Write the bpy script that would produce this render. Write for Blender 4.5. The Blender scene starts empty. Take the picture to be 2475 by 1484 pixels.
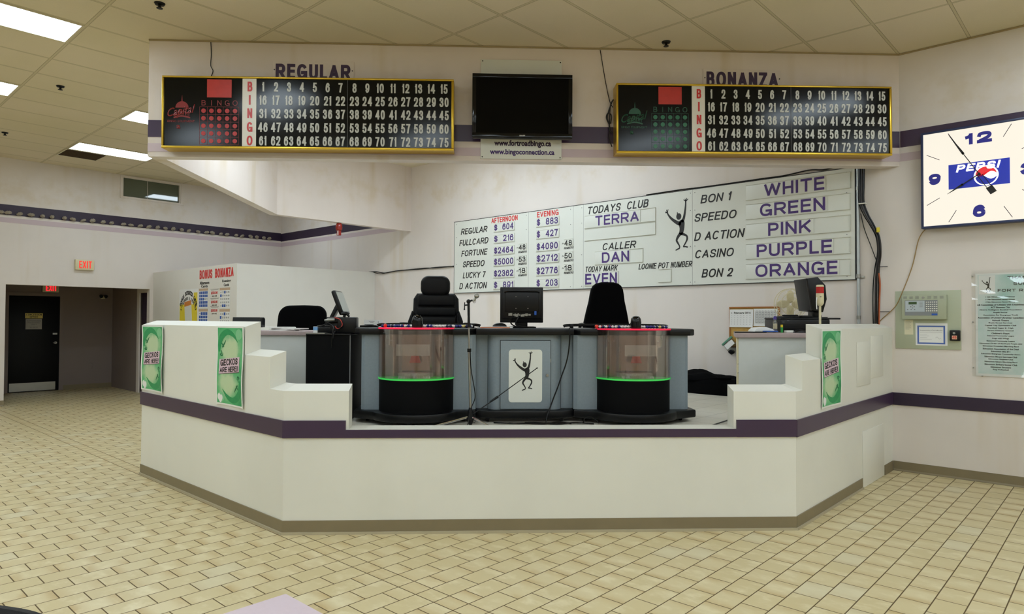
import bpy, bmesh, math, random
from mathutils import Vector, Matrix
random.seed(7)
SC = bpy.context.scene
COL = SC.collection
PI = math.pi

# ------------------------------------------------------------------ camera, world, exposure
cam_data = bpy.data.cameras.new('camera')
cam_data.sensor_fit = 'HORIZONTAL'
cam_data.sensor_width = 36.0
cam_data.lens = 36.0 * 1633.0 / 2475.0
cam_data.clip_start = 0.05
cam_data.clip_end = 100
cam = bpy.data.objects.new('camera', cam_data)
COL.objects.link(cam)
R_, U_, B_ = (0.7379189, 0.6748729, 0.0047115), (0.0093622, -0.0172168, 0.9998079), (0.6748244, -0.7377331, -0.0190229)
_z = Vector(B_).normalized()
_x = Vector(R_); _x = (_x - _z * _x.dot(_z)).normalized()
_y = _z.cross(_x)
cam.matrix_world = Matrix(((_x[0], _y[0], _z[0], 0), (_x[1], _y[1], _z[1], 0), (_x[2], _y[2], _z[2], 1.518), (0, 0, 0, 1)))
SC.camera = cam
world = bpy.data.worlds.new('world')
SC.world = world
world.use_nodes = True
world.node_tree.nodes['Background'].inputs[0].default_value = (0.9, 0.85, 0.75, 1)
world.node_tree.nodes['Background'].inputs[1].default_value = 0.02
SC.view_settings.view_transform = 'Standard'
SC.view_settings.look = 'None'
SC.view_settings.gamma = 1
SC.view_settings.use_curve_mapping = False
SC.view_settings.exposure = 0.0
LAMP_STRENGTH = 12.0          # glow of the ceiling lamp lenses
LAMP_COLOR = (0.86, 1.0, 1.10)
SC.cycles.max_bounces = 10
SC.cycles.diffuse_bounces = 6
SC.cycles.transparent_max_bounces = 16
SC.cycles.caustics_reflective = False
SC.cycles.caustics_refractive = False
SC.cycles.sample_clamp_indirect = 6.0

# ------------------------------------------------------------------ colours and materials
def lin(c):
    c = c / 255.0
    return c / 12.92 if c <= 0.04045 else ((c + 0.055) / 1.055) ** 2.4
def rgb(r, g, b): return (lin(r), lin(g), lin(b), 1.0)

class NT:
    """small helper for node trees"""
    def __init__(s, name):
        s.m = bpy.data.materials.new(name); s.m.use_nodes = True
        s.t = s.m.node_tree; s.b = s.t.nodes['Principled BSDF']; s.out = s.t.nodes['Material Output']
    def n(s, kind, **kw):
        nd = s.t.nodes.new(kind)
        for k, v in kw.items(): setattr(nd, k, v)
        return nd
    def l(s, a, b): s.t.links.new(a, b)
    def val(s, sock, v):
        if hasattr(v, 'is_output') or isinstance(v, bpy.types.NodeSocket): s.l(v, sock)
        else: sock.default_value = v
    def math(s, op, a, b=None, c=None):
        nd = s.n('ShaderNodeMath', operation=op)
        s.val(nd.inputs[0], a)
        if b is not None: s.val(nd.inputs[1], b)
        if c is not None: s.val(nd.inputs[2], c)
        return nd.outputs[0]
    def mix(s, f, a, b):
        nd = s.n('ShaderNodeMix', data_type='RGBA')
        s.val(nd.inputs[0], f); s.val(nd.inputs[6], a); s.val(nd.inputs[7], b)
        return nd.outputs[2]
    def pos(s, kind='Object'):
        if kind == 'World': return s.n('ShaderNodeNewGeometry').outputs['Position']
        return s.n('ShaderNodeTexCoord').outputs[kind]
    def noise(s, vec, scale, detail=3, rough=0.55, stretch=None):
        if stretch:
            mp = s.n('ShaderNodeMapping'); mp.inputs['Scale'].default_value = stretch
            s.l(vec, mp.inputs['Vector']); vec = mp.outputs[0]
        nd = s.n('ShaderNodeTexNoise'); nd.inputs['Scale'].default_value = scale
        nd.inputs['Detail'].default_value = detail; nd.inputs['Roughness'].default_value = rough
        s.l(vec, nd.inputs['Vector']); return nd.outputs['Fac']
    def ramp(s, f, lo, hi):
        nd = s.n('ShaderNodeMapRange'); nd.interpolation_type = 'SMOOTHSTEP'
        s.l(f, nd.inputs[0]); nd.inputs[1].default_value = lo; nd.inputs[2].default_value = hi
        return nd.outputs[0]
    def bump(s, h, strength=0.1, dist=0.01):
        nd = s.n('ShaderNodeBump'); nd.inputs['Strength'].default_value = strength; nd.inputs['Distance'].default_value = dist
        s.l(h, nd.inputs['Height']); s.l(nd.outputs[0], s.b.inputs['Normal'])

def mat(name, c, rough=0.5, metal=0.0, spec=0.5, var=0.06, scale=12, bump=0.0, coat=0.0, emit=None, estr=0.0):
    k = NT(name); b = k.b
    b.inputs['Roughness'].default_value = rough; b.inputs['Metallic'].default_value = metal
    b.inputs['Specular IOR Level'].default_value = spec
    if coat: b.inputs['Coat Weight'].default_value = coat; b.inputs['Coat Roughness'].default_value = 0.08
    col = rgb(*c)
    if var:
        p = k.pos('Object'); f = k.noise(p, scale, 4)
        dark = (col[0] * (1 - 2 * var), col[1] * (1 - 2 * var), col[2] * (1 - 2 * var), 1)
        lite = tuple(min(1, x * (1 + var)) for x in col[:3]) + (1,)
        k.l(k.mix(f, dark, lite), b.inputs['Base Color'])
        if bump: k.bump(k.noise(p, scale * 12, 2), bump, 0.003)
    else: b.inputs['Base Color'].default_value = col
    if emit:
        b.inputs['Emission Color'].default_value = rgb(*emit); b.inputs['Emission Strength'].default_value = estr
    return k.m

def wall_paint(name, c, stain, stain_amt=0.5, rough=0.6, streak=True):
    k = NT(name); p = k.pos('World')
    base = rgb(*c)
    f1 = k.noise(p, 0.9, 4)
    col = k.mix(k.ramp(f1, 0.35, 0.75), base, tuple(x * 0.93 for x in base[:3]) + (1,))
    if streak:
        f2 = k.noise(p, 1.0, 3, 0.6, (2.2, 2.2, 0.18))
        f3 = k.noise(p, 0.8, 2)
        a = k.math('MULTIPLY', k.ramp(f2, 0.52, 0.74), k.ramp(f3, 0.35, 0.65))
        a = k.math('MULTIPLY', a, stain_amt)
        col = k.mix(a, col, rgb(*stain))
    if streak and stain_amt > 0.45:
        sz = k.n('ShaderNodeSeparateXYZ'); k.l(p, sz.inputs[0])
        hi = k.math('MULTIPLY', k.ramp(sz.outputs[2], 3.42, 3.6), k.math('SUBTRACT', 1.0, k.ramp(sz.outputs[2], 3.85, 4.15)))
        bl = k.math('MULTIPLY', k.ramp(k.noise(p, 2.6, 4, 0.65), 0.42, 0.72), hi)
        col = k.mix(k.math('MULTIPLY', bl, 0.28), col, rgb(190, 166, 108))
    k.l(col, k.b.inputs['Base Color'])
    k.b.inputs['Roughness'].default_value = rough; k.b.inputs['Specular IOR Level'].default_value = 0.3
    k.bump(k.noise(p, 140, 3), 0.05, 0.002)
    return k.m

def floor_tiles():
    k = NT('floor_tile'); p = k.pos('World')
    sx = k.n('ShaderNodeSeparateXYZ'); k.l(p, sx.inputs[0]); X, Y = sx.outputs[0], sx.outputs[1]
    colf = k.math('DIVIDE', k.math('ADD', X, 3.531), 0.1515)
    ci = k.math('FLOOR', colf); cf = k.math('SUBTRACT', colf, ci)
    odd = k.math('MODULO', k.math('ADD', ci, 400.0), 2.0)
    half = k.math('MULTIPLY', odd, 0.5)
    u = k.math('SUBTRACT', Y, 2.42)
    P = 0.2245
    lowr = k.math('ADD', k.math('DIVIDE', u, P), half)
    hir = k.math('ADD', k.math('DIVIDE', k.math('SUBTRACT', u, 0.115), P), k.math('ADD', half, 0.0))
    midr = k.math('DIVIDE', u, 0.115)
    is_lo = k.math('LESS_THAN', u, 0.0)
    is_hi = k.math('GREATER_THAN', u, 0.115)
    def sel(c, a, b): return k.math('ADD', k.math('MULTIPLY', c, a), k.math('MULTIPLY', k.math('SUBTRACT', 1.0, c), b))
    row = sel(is_lo, lowr, sel(is_hi, hir, midr))
    ri = k.math('FLOOR', row); rf = k.math('SUBTRACT', row, ri)
    plen = sel(is_lo, P, sel(is_hi, P, 0.115))
    dx = k.math('MULTIPLY', k.math('MINIMUM', cf, k.math('SUBTRACT', 1.0, cf)), 0.1515)
    dy = k.math('MULTIPLY', k.math('MINIMUM', rf, k.math('SUBTRACT', 1.0, rf)), plen)
    # where u crosses the joint rows the brick is cut: distance to those lines
    d1 = k.math('ABSOLUTE', u); d2 = k.math('ABSOLUTE', k.math('SUBTRACT', u, 0.115))
    dj = k.math('MINIMUM', d1, d2)
    dmin = k.math('MINIMUM', k.math('MINIMUM', dx, dy), dj)
    grout = k.math('SUBTRACT', 1.0, k.ramp(dmin, 0.0018, 0.0044))
    # per tile random
    cv = k.n('ShaderNodeCombineXYZ'); k.l(ci, cv.inputs[0]); k.l(ri, cv.inputs[1]); k.l(is_hi, cv.inputs[2])
    wn = k.n('ShaderNodeTexWhiteNoise'); wn.noise_dimensions = '3D'; k.l(cv.outputs[0], wn.inputs['Vector'])
    rnd = wn.outputs['Value']
    off = k.n('ShaderNodeVectorMath', operation='MULTIPLY_ADD'); k.l(wn.outputs['Color'], off.inputs[0]); off.inputs[1].default_value = (9, 9, 9); k.l(p, off.inputs[2])
    nz = k.noise(off.outputs[0], 7, 4, 0.6, (0.9, 1.3, 1))
    base = k.mix(rnd, rgb(197, 181, 137), rgb(209, 195, 155))
    base = k.mix(k.ramp(nz, 0.45, 0.75), base, rgb(217, 205, 168))
    edge = k.math('SUBTRACT', 1.0, k.ramp(dy, 0.0, 0.085))
    edge = k.math('MULTIPLY', edge, k.ramp(nz, 0.3, 0.62))
    edge = k.math('MULTIPLY', edge, k.ramp(rnd, 0.0, 0.8))
    base = k.mix(k.math('MULTIPLY', edge, 0.75), base, rgb(172, 142, 84))
    pale = k.math('GREATER_THAN', rnd, 0.955)
    base = k.mix(k.math('MULTIPLY', pale, 0.45), base, rgb(206, 199, 170))
    col = k.mix(grout, base, rgb(86, 68, 40))
    k.l(col, k.b.inputs['Base Color'])
    k.l(k.math('ADD', k.math('MULTIPLY', grout, 0.4), 0.38), k.b.inputs['Roughness'])
    k.b.inputs['Specular IOR Level'].default_value = 0.35
    k.bump(k.math('SUBTRACT', 1.0, grout), 0.25, 0.003)
    return k.m

def ceiling_tiles():
    k = NT('ceiling_tile'); p = k.pos('World')
    sx = k.n('ShaderNodeSeparateXYZ'); k.l(p, sx.inputs[0]); X, Y = sx.outputs[0], sx.outputs[1]
    def dist(v, o, per):
        f = k.math('DIVIDE', k.math('SUBTRACT', v, o), per)
        fr = k.math('SUBTRACT', f, k.math('FLOOR', f))
        return k.math('MULTIPLY', k.math('MINIMUM', fr, k.math('SUBTRACT', 1.0, fr)), per)
    dx = dist(X, -4.78 - 0.6096 * 20, 0.6096); dy = dist(Y, 3.162 - 1.2192 * 20, 1.2192)
    bar = k.math('SUBTRACT', 1.0, k.ramp(k.math('MINIMUM', dx, dy), 0.0095, 0.0135))
    gap = k.math('SUBTRACT', 1.0, k.ramp(k.math('ABSOLUTE', k.math('SUBTRACT', k.math('MINIMUM', dx, dy), 0.0125)), 0.0, 0.004))
    base = k.mix(k.ramp(k.noise(p, 0.5, 3), 0.3, 0.7), rgb(216, 206, 178), rgb(224, 212, 190))
    base = k.mix(k.math('MULTIPLY', k.ramp(k.noise(p, 260, 2), 0.5, 0.7), 0.12), base, rgb(150, 140, 115))
    col = k.mix(bar, base, rgb(204, 194, 165))
    col = k.mix(k.math('MULTIPLY', gap, 0.6), col, rgb(110, 98, 70))
    k.l(col, k.b.inputs['Base Color']); k.b.inputs['Roughness'].default_value = 0.85
    k.b.inputs['Specular IOR Level'].default_value = 0.15
    k.bump(bar, 0.5, 0.006)
    return k.m

def stage_tiles():
    k = NT('stage_tile'); p = k.pos('World')
    mp = k.n('ShaderNodeMapping'); mp.inputs['Scale'].default_value = (1, 1, 1); k.l(p, mp.inputs['Vector'])
    br = k.n('ShaderNodeTexBrick'); k.l(mp.outputs[0], br.inputs['Vector'])
    br.offset = 0.0
    br.inputs['Scale'].default_value = 1.0; br.inputs['Brick Width'].default_value = 0.305; br.inputs['Row Height'].default_value = 0.305
    br.inputs['Mortar Size'].default_value = 0.002
    br.inputs['Color1'].default_value = rgb(214, 210, 198); br.inputs['Color2'].default_value = rgb(206, 201, 188); br.inputs['Mortar'].default_value = rgb(120, 112, 98)
    k.l(br.outputs['Color'], k.b.inputs['Base Color']); k.b.inputs['Roughness'].default_value = 0.4
    return k.m

M = {}
M['floor'] = floor_tiles(); M['ceiling'] = ceiling_tiles(); M['stage'] = stage_tiles()
M['wall'] = wall_paint('wall_paint', (221, 213, 207), (198, 178, 140), 0.5)
M['wall_dark'] = wall_paint('hall_dimmed_paint', (136, 124, 120), (120, 106, 92), 0.3)  # colour lowered so the hall's dimness sits in the paint
M['booth'] = wall_paint('booth_paint', (224, 223, 214), (205, 202, 186), 0.25, 0.5)
M['white_paint'] = wall_paint('partition_paint', (222, 219, 212), (205, 198, 184), 0.2, 0.55)
M['header'] = wall_paint('header_paint', (220, 209, 201), (192, 172, 128), 0.6)
M['purple'] = mat('purple_trim_paint', (58, 40, 68), 0.35, var=0.05, scale=3)
M['darkpurple'] = mat('dark_purple_paint', (42, 27, 52), 0.5, var=0.05, scale=3)
M['lilac'] = mat('pale_lilac_paint', (196, 178, 184), 0.5, var=0.03, scale=3)
M['base'] = mat('taupe_vinyl', (128, 116, 90), 0.45, var=0.08, scale=5)
M['basefoot'] = mat('taupe_vinyl_foot', (176, 166, 140), 0.45, var=0.05)  # lighter than the board: highlight on the upward-facing foot put into the colour
M['cornicetan'] = mat('ceiling_edge_trim', (164, 148, 112), 0.6, var=0.05)
M['black'] = mat('black_plastic', (7, 7, 8), 0.36, spec=0.3, var=0.1)
M['blackgloss'] = mat('black_gloss', (4, 4, 5), 0.1, spec=0.35, var=0)
M['blackmatte'] = mat('black_matte', (5, 5, 6), 0.7, spec=0.12, var=0.1)
M['fabric'] = mat('black_fabric', (6, 6, 7), 0.9, spec=0.06, var=0.2, scale=60, bump=0.4)
M['leather'] = mat('black_leather', (8, 8, 10), 0.5, spec=0.2, var=0.15, scale=40, bump=0.25)
M['chrome'] = mat('chrome', (205, 205, 205), 0.16, 1.0, var=0)
M['steel'] = mat('brushed_steel', (165, 165, 160), 0.35, 1.0, var=0.06)
M['galv'] = mat('galvanised_steel', (186, 192, 194), 0.42, 0.75, var=0.08)
M['gold'] = mat('brass_frame', (214, 178, 62), 0.28, 0.85, var=0.05)
M['grey'] = mat('grey_laminate', (128, 140, 148), 0.5, var=0.07, scale=60)
M['white'] = mat('white_plastic', (226, 226, 220), 0.45, var=0.02)
M['paper'] = mat('white_paper', (228, 228, 226), 0.7, var=0.02)
M['signwhite'] = mat('white_sign_panel', (217, 219, 211), 0.42, var=0.02, scale=2)
M['cream'] = mat('cream_plastic', (216, 206, 170), 0.45, var=0.03)
M['ink'] = mat('black_ink', (16, 15, 17), 0.5, var=0)
M['greyink'] = mat('grey_ink', (120, 120, 122), 0.6, var=0)
M['purpleink'] = mat('purple_ink', (70, 44, 112), 0.5, var=0)
M['plumink'] = mat('dark_plum_ink', (52, 28, 62), 0.5, var=0)
M['redink'] = mat('red_ink', (208, 44, 40), 0.5, var=0)
M['blueink'] = mat('blue_ink', (34, 84, 168), 0.5, var=0)
M['lilacsheet'] = mat('lilac_laminate', (208, 190, 198), 0.5, var=0.03, scale=80)

# ------------------------------------------------------------------ frames of reference (each wall has its own: x along it, -y out of it, z up)
class Frame:
    def __init__(s, ox, oy, ang): s.o = (ox, oy); s.a = ang
    def w(s, x, y, z=0):
        c, n = math.cos(s.a), math.sin(s.a)
        return Vector((s.o[0] + x * c - y * n, s.o[1] + x * n + y * c, z))
W0 = Frame(0, 0, 0)
HF = Frame(-7.118, 2.459, math.atan2(0.7021, 0.7121))    # hanging header
WB = Frame(0, 7.77, 0)                                   # right hand wall
WA = Frame(-14.246, 0, PI / 2)                           # left hand wall
LF = Frame(0, 2.445, 0)                                  # booth wall, left face
RF = Frame(-1.807, 0, PI / 2)                            # booth wall, right face
FF = Frame(-4.418, 2.441, PI / 4)                        # booth wall, front face (y goes back into the stage)
PT = Frame(0, 5.06, 0)                                   # partition
HW = Frame(-16.60, 0, PI / 2)                            # end wall of the side hall
ZS = 0.68                                                # stage floor

# ------------------------------------------------------------------ plain sans capitals and figures drawn as strokes
def _el(cx, cy, rx, ry, a0, a1, n=18, e=2.35):
    out = []
    for i in range(n + 1):
        a = math.radians(a0 + (a1 - a0) * i / n); c, s_ = math.cos(a), math.sin(a)
        out.append((cx + rx * math.copysign(abs(c) ** (2 / e), c), cy + ry * math.copysign(abs(s_) ** (2 / e), s_)))
    return out
def _sp(P, k=6):
    out = []
    for i in range(len(P) - 1):
        a, b, c, d = P[max(0, i - 1)], P[i], P[i + 1], P[min(len(P) - 1, i + 2)]
        for j in range(k):
            t = j / k
            out.append(tuple(0.5 * (2 * b[q] + (c[q] - a[q]) * t + (2 * a[q] - 5 * b[q] + 4 * c[q] - d[q]) * t * t + (3 * b[q] - a[q] - 3 * c[q] + d[q]) * t ** 3) for q in (0, 1)))
    return out + [P[-1]]
_S = _sp([(.96, .73), (.86, .93), (.5, 1), (.14, .93), (.03, .75), (.15, .58), (.5, .5), (.86, .42), (1, .24), (.86, .06), (.5, 0), (.13, .06), (.01, .27)])
_Pb = [(0, 1), (.58, 1)] + _el(.58, .73, .42, .27, 90, -90, 12) + [(0, .46)]
GL = {'A': (.93, [[(0, 0), (.5, 1)], [(.5, 1), (1, 0)], [(.2, .32), (.8, .32)]]),
 'B': (.80, [[(0, 0), (0, 1)], [(0, 1), (.58, 1)] + _el(.58, .76, .34, .24, 90, -90, 12) + [(0, .52)], [(0, .52), (.6, .52)] + _el(.6, .26, .4, .26, 90, -90, 12) + [(0, 0)]]),
 'C': (.90, [_el(.5, .5, .5, .5, 42, 318, 26)]), 'D': (.86, [[(0, 0), (0, 1)], [(0, 1), (.45, 1)] + _el(.45, .5, .55, .5, 90, -90, 16) + [(0, 0)]]),
 'E': (.74, [[(0, 0), (0, 1)], [(0, 1), (1, 1)], [(0, .52), (.92, .52)], [(0, 0), (1, 0)]]), 'F': (.70, [[(0, 0), (0, 1)], [(0, 1), (1, 1)], [(0, .5), (.85, .5)]]),
 'G': (.93, [_el(.5, .5, .5, .5, 42, 330, 26), [(1, .42), (.58, .42)], [(1, .42), (1, .02)]]), 'H': (.82, [[(0, 0), (0, 1)], [(1, 0), (1, 1)], [(0, .52), (1, .52)]]),
 'I': (0, [[(.5, 0), (.5, 1)]]), 'J': (.6, [[(1, 1), (1, .3)] + _el(.5, .3, .5, .3, 0, -175, 12)]), 'K': (.86, [[(0, 0), (0, 1)], [(0, .36), (1, 1)], [(.36, .6), (1, 0)]]),
 'L': (.66, [[(0, 0), (0, 1)], [(0, 0), (1, 0)]]), 'M': (.98, [[(0, 0), (0, 1)], [(0, 1), (.5, 0)], [(.5, 0), (1, 1)], [(1, 1), (1, 0)]]), 'N': (.82, [[(0, 0), (0, 1)], [(0, 1), (1, 0)], [(1, 0), (1, 1)]]),
 'O': (.97, [_el(.5, .5, .5, .5, 0, 360, 36)]), 'P': (.80, [[(0, 0), (0, 1)], _Pb]), 'Q': (.97, [_el(.5, .5, .5, .5, 0, 360, 36), [(.62, .25), (.98, -.02)]]), 'R': (.88, [[(0, 0), (0, 1)], _Pb, [(.52, .46), (1, 0)]]),
 'S': (.82, [_S]), 'T': (.84, [[(.5, 0), (.5, 1)], [(0, 1), (1, 1)]]), 'U': (.82, [[(0, 1), (0, .34)] + _el(.5, .34, .5, .34, 180, 360, 18) + [(1, 1)]]), 'V': (.92, [[(0, 1), (.5, 0)], [(.5, 0), (1, 1)]]),
 'W': (1.3, [[(0, 1), (.24, 0)], [(.24, 0), (.5, 1)], [(.5, 1), (.76, 0)], [(.76, 0), (1, 1)]]), 'X': (.9, [[(0, 0), (1, 1)], [(0, 1), (1, 0)]]), 'Y': (.9, [[(0, 1), (.5, .45)], [(1, 1), (.5, .45)], [(.5, .45), (.5, 0)]]), 'Z': (.82, [[(0, 1), (1, 1)], [(1, 1), (0, 0)], [(0, 0), (1, 0)]]),
 '0': (.70, [_el(.5, .5, .5, .5, 0, 360, 30)]), '1': (.36, [[(1, 0), (1, 1)], _sp([(0, .74), (.5, .8), (1, 1)])]), '2': (.70, [_sp([(.02, .70), (.12, .93), (.5, 1), (.88, .93), (.97, .72), (.85, .5), (.5, .28), (.12, .1), (0, 0)]), [(0, 0), (1, 0)]]),
 '3': (.70, [_sp([(.03, .75), (.15, .94), (.5, 1), (.85, .93), (.94, .75), (.82, .58), (.4, .53)]), _sp([(.4, .53), (.84, .47), (1, .27), (.86, .06), (.5, 0), (.14, .06), (0, .26)])]),
 '4': (.74, [[(.76, 0), (.76, 1)], [(.76, 1), (0, .28)], [(0, .28), (1, .28)]]), '5': (.70, [[(.92, 1), (.2, 1)], [(.2, 1), (.08, .5)], _sp([(.08, .5), (.3, .62), (.56, .64), (.88, .54), (1, .32), (.88, .08), (.48, 0), (.13, .06), (0, .24)])]),
 '6': (.70, [_el(.5, .32, .5, .32, 0, 360, 28), _sp([(.94, .77), (.8, .95), (.52, 1), (.2, .88), (.04, .62), (0, .34)])]), '7': (.70, [[(0, 1), (1, 1)], _sp([(1, 1), (.62, .55), (.36, 0)])]),
 '8': (.70, [_el(.5, .765, .44, .235, 0, 360, 26), _el(.5, .265, .5, .265, 0, 360, 26)]), '9': (.70, [_el(.5, .68, .5, .32, 0, 360, 28), _sp([(.06, .23), (.2, .05), (.48, 0), (.8, .12), (.96, .38), (1, .66)])]),
 '$': (.72, [[(x, .06 + .88 * y) for x, y in _S], [(.5, -.06), (.5, 1.06)]]), '!': (0, [[(.5, .34), (.5, 1)], [(.5, 0), (.5, .03)]]), '-': (.4, [[(0, .4), (1, .4)]])}

# ------------------------------------------------------------------ mesh builder
def merge(dst, src):
    me = bpy.data.meshes.new('tmp'); src.to_mesh(me); src.free(); dst.from_mesh(me); bpy.data.meshes.remove(me)

class MB:
    def __init__(s): s.bm = bmesh.new()
    def add(s, bm): merge(s.bm, bm); return s
    def box(s, x0, x1, y0, y1, z0, z1, b=0.0, seg=2, rot=None, piv=None):
        bm = bmesh.new()
        r = bmesh.ops.create_cube(bm, size=1.0)
        sx, sy, sz = abs(x1 - x0), abs(y1 - y0), abs(z1 - z0)
        for v in bm.verts: v.co = Vector((v.co.x * sx, v.co.y * sy, v.co.z * sz))
        if b > 0:
            b = min(b, 0.49 * min(sx, sy, sz))
            bmesh.ops.bevel(bm, geom=list(bm.edges), offset=b, segments=seg, profile=0.5, affect='EDGES')
        c = Vector(((x0 + x1) / 2, (y0 + y1) / 2, (z0 + z1) / 2))
        if rot is not None:
            pv = Vector(piv) if piv is not None else c
            for v in bm.verts: v.co = rot @ (v.co + c - pv) + pv
        else:
            for v in bm.verts: v.co += c
        return s.add(bm)
    def prism(s, pts, a0, a1, plane='xz', b=0.0, seg=2):
        bm = bmesh.new()
        def P(p, a):
            if plane == 'xz': return (p[0], a, p[1])
            if plane == 'xy': return (p[0], p[1], a)
            return (a, p[0], p[1])
        v0 = [bm.verts.new(P(p, a0)) for p in pts]; v1 = [bm.verts.new(P(p, a1)) for p in pts]
        n = len(pts)
        f0 = bm.faces.new(v0); f1 = bm.faces.new(list(reversed(v1)))
        for i in range(n): bm.faces.new((v0[i], v1[i], v1[(i + 1) % n], v0[(i + 1) % n]))
        bmesh.ops.recalc_face_normals(bm, faces=bm.faces)
        if b > 0:
            es = [e for e in bm.edges if (e.verts[0] in v0) == (e.verts[1] in v0)]
            bmesh.ops.bevel(bm, geom=es, offset=b, segments=seg, profile=0.5, affect='EDGES')
        return s.add(bm)
    def cyl(s, p0, p1, r0, r1=None, seg=20):
        r1 = r0 if r1 is None else r1
        p0, p1 = Vector(p0), Vector(p1); d = p1 - p0; L = d.length
        bm = bmesh.new()
        bmesh.ops.create_cone(bm, cap_ends=True, segments=seg, radius1=r0, radius2=r1, depth=L)
        q = Vector((0, 0, 1)).rotation_difference(d.normalized()).to_matrix().to_4x4()
        bmesh.ops.transform(bm, matrix=Matrix.Translation((p0 + p1) / 2) @ q, verts=bm.verts)
        return s.add(bm)
    def ball(s, c, r, sc=(1, 1, 1), seg=16, rot=None):
        bm = bmesh.new(); bmesh.ops.create_uvsphere(bm, u_segments=seg, v_segments=max(6, seg // 2), radius=r)
        for v in bm.verts:
            q = Vector((v.co.x * sc[0], v.co.y * sc[1], v.co.z * sc[2]))
            v.co = (rot @ q if rot is not None else q) + Vector(c)
        return s.add(bm)
    def lathe(s, prof, c=(0, 0, 0), seg=32, a0=0.0, a1=2 * PI):
        bm = bmesh.new(); full = abs(a1 - a0 - 2 * PI) < 1e-6
        n = seg if full else seg + 1; rings = []
        for (r, z) in prof:
            ring = []
            for i in range(n):
                a = a0 + (a1 - a0) * i / seg
                ring.append(bm.verts.new((c[0] + r * math.cos(a), c[1] + r * math.sin(a), c[2] + z)))
            rings.append(ring)
        for i in range(len(prof) - 1):
            for j in range(n if full else n - 1):
                k = (j + 1) % n
                bm.faces.new((rings[i][j], rings[i][k], rings[i + 1][k], rings[i + 1][j]))
        bmesh.ops.remove_doubles(bm, verts=bm.verts, dist=1e-5)
        bmesh.ops.recalc_face_normals(bm, faces=bm.faces)
        return s.add(bm)
    def tube(s, pts, r, seg=8, smooth=6):
        pts = [Vector(p) for p in pts]
        if smooth and len(pts) > 2:
            out = []
            for i in range(len(pts) - 1):
                p0 = pts[max(0, i - 1)]; p1 = pts[i]; p2 = pts[i + 1]; p3 = pts[min(len(pts) - 1, i + 2)]
                for k in range(smooth):
                    t = k / smooth
                    out.append(0.5 * ((2 * p1) + (p2 - p0) * t + (2 * p0 - 5 * p1 + 4 * p2 - p3) * t * t + (3 * p1 - p0 - 3 * p2 + p3) * t ** 3))
            out.append(pts[-1]); pts = out
        bm = bmesh.new(); rings = []
        up = Vector((0.13, 0.27, 0.95)).normalized()
        n = len(pts)
        for i, p in enumerate(pts):
            d = (pts[min(i + 1, n - 1)] - pts[max(i - 1, 0)])
            d = d.normalized() if d.length > 1e-9 else Vector((0, 0, 1))
            a = d.cross(up)
            if a.length < 1e-3: a = d.cross(Vector((1, 0, 0)))
            a.normalize(); b2 = d.cross(a); up = a.cross(d)
            rr = r[min(i, len(r) - 1)] if isinstance(r, (list, tuple)) else r
            rings.append([bm.verts.new(p + a * (rr * math.cos(2 * PI * j / seg)) + b2 * (rr * math.sin(2 * PI * j / seg))) for j in range(seg)])
        for i in range(n - 1):
            for j in range(seg):
                bm.faces.new((rings[i][j], rings[i][(j + 1) % seg], rings[i + 1][(j + 1) % seg], rings[i + 1][j]))
        bm.faces.new(rings[0]); bm.faces.new(list(reversed(rings[-1])))
        bmesh.ops.recalc_face_normals(bm, faces=bm.faces)
        return s.add(bm)
    def ribbon(s, pts, y0, y1, smooth=6):
        """pts: (x, z, width) drawn as a flat stroke in the xz plane with thickness y0..y1"""
        P = [Vector(p) for p in pts]
        if smooth and len(P) > 2:
            out = []
            for i in range(len(P) - 1):
                a, b, c, d = P[max(0, i - 1)], P[i], P[i + 1], P[min(len(P) - 1, i + 2)]
                for k in range(smooth):
                    t = k / smooth
                    out.append(0.5 * ((2 * b) + (c - a) * t + (2 * a - 5 * b + 4 * c - d) * t * t + (3 * b - a - 3 * c + d) * t ** 3))
            out.append(P[-1]); P = out
        L, Rr = [], []
        for i, p in enumerate(P):
            q0, q1 = P[max(0, i - 1)], P[min(len(P) - 1, i + 1)]
            dx, dz = q1[0] - q0[0], q1[1] - q0[1]; ln = math.hypot(dx, dz) or 1
            nx, nz = -dz / ln, dx / ln; w = max(p[2], 1e-4) / 2
            L.append((p[0] + nx * w, p[1] + nz * w)); Rr.append((p[0] - nx * w, p[1] - nz * w))
        bm = bmesh.new(); n = len(P)
        V = [[bm.verts.new((q[0], y, q[1])) for q in S] for S in (L, Rr) for y in (y0, y1)]
        for i in range(n - 1):
            for A, B in ((0, 2), (3, 1), (1, 0), (2, 3)):
                bm.faces.new((V[A][i], V[A][i + 1], V[B][i + 1], V[B][i]))
        bm.faces.new((V[0][0], V[1][0], V[3][0], V[2][0])); bm.faces.new((V[0][-1], V[2][-1], V[3][-1], V[1][-1]))
        bmesh.ops.recalc_face_normals(bm, faces=bm.faces)
        return s.add(bm)
    def ellipse(s, cx, cz, rx, rz, y0, y1, seg=24, rot=0.0):
        c, n = math.cos(rot), math.sin(rot)
        pts = []
        for i in range(seg):
            a = 2 * PI * i / seg; x, z = rx * math.cos(a), rz * math.sin(a)
            pts.append((cx + x * c - z * n, cz + x * n + z * c))
        return s.prism(pts, y0, y1)
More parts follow.
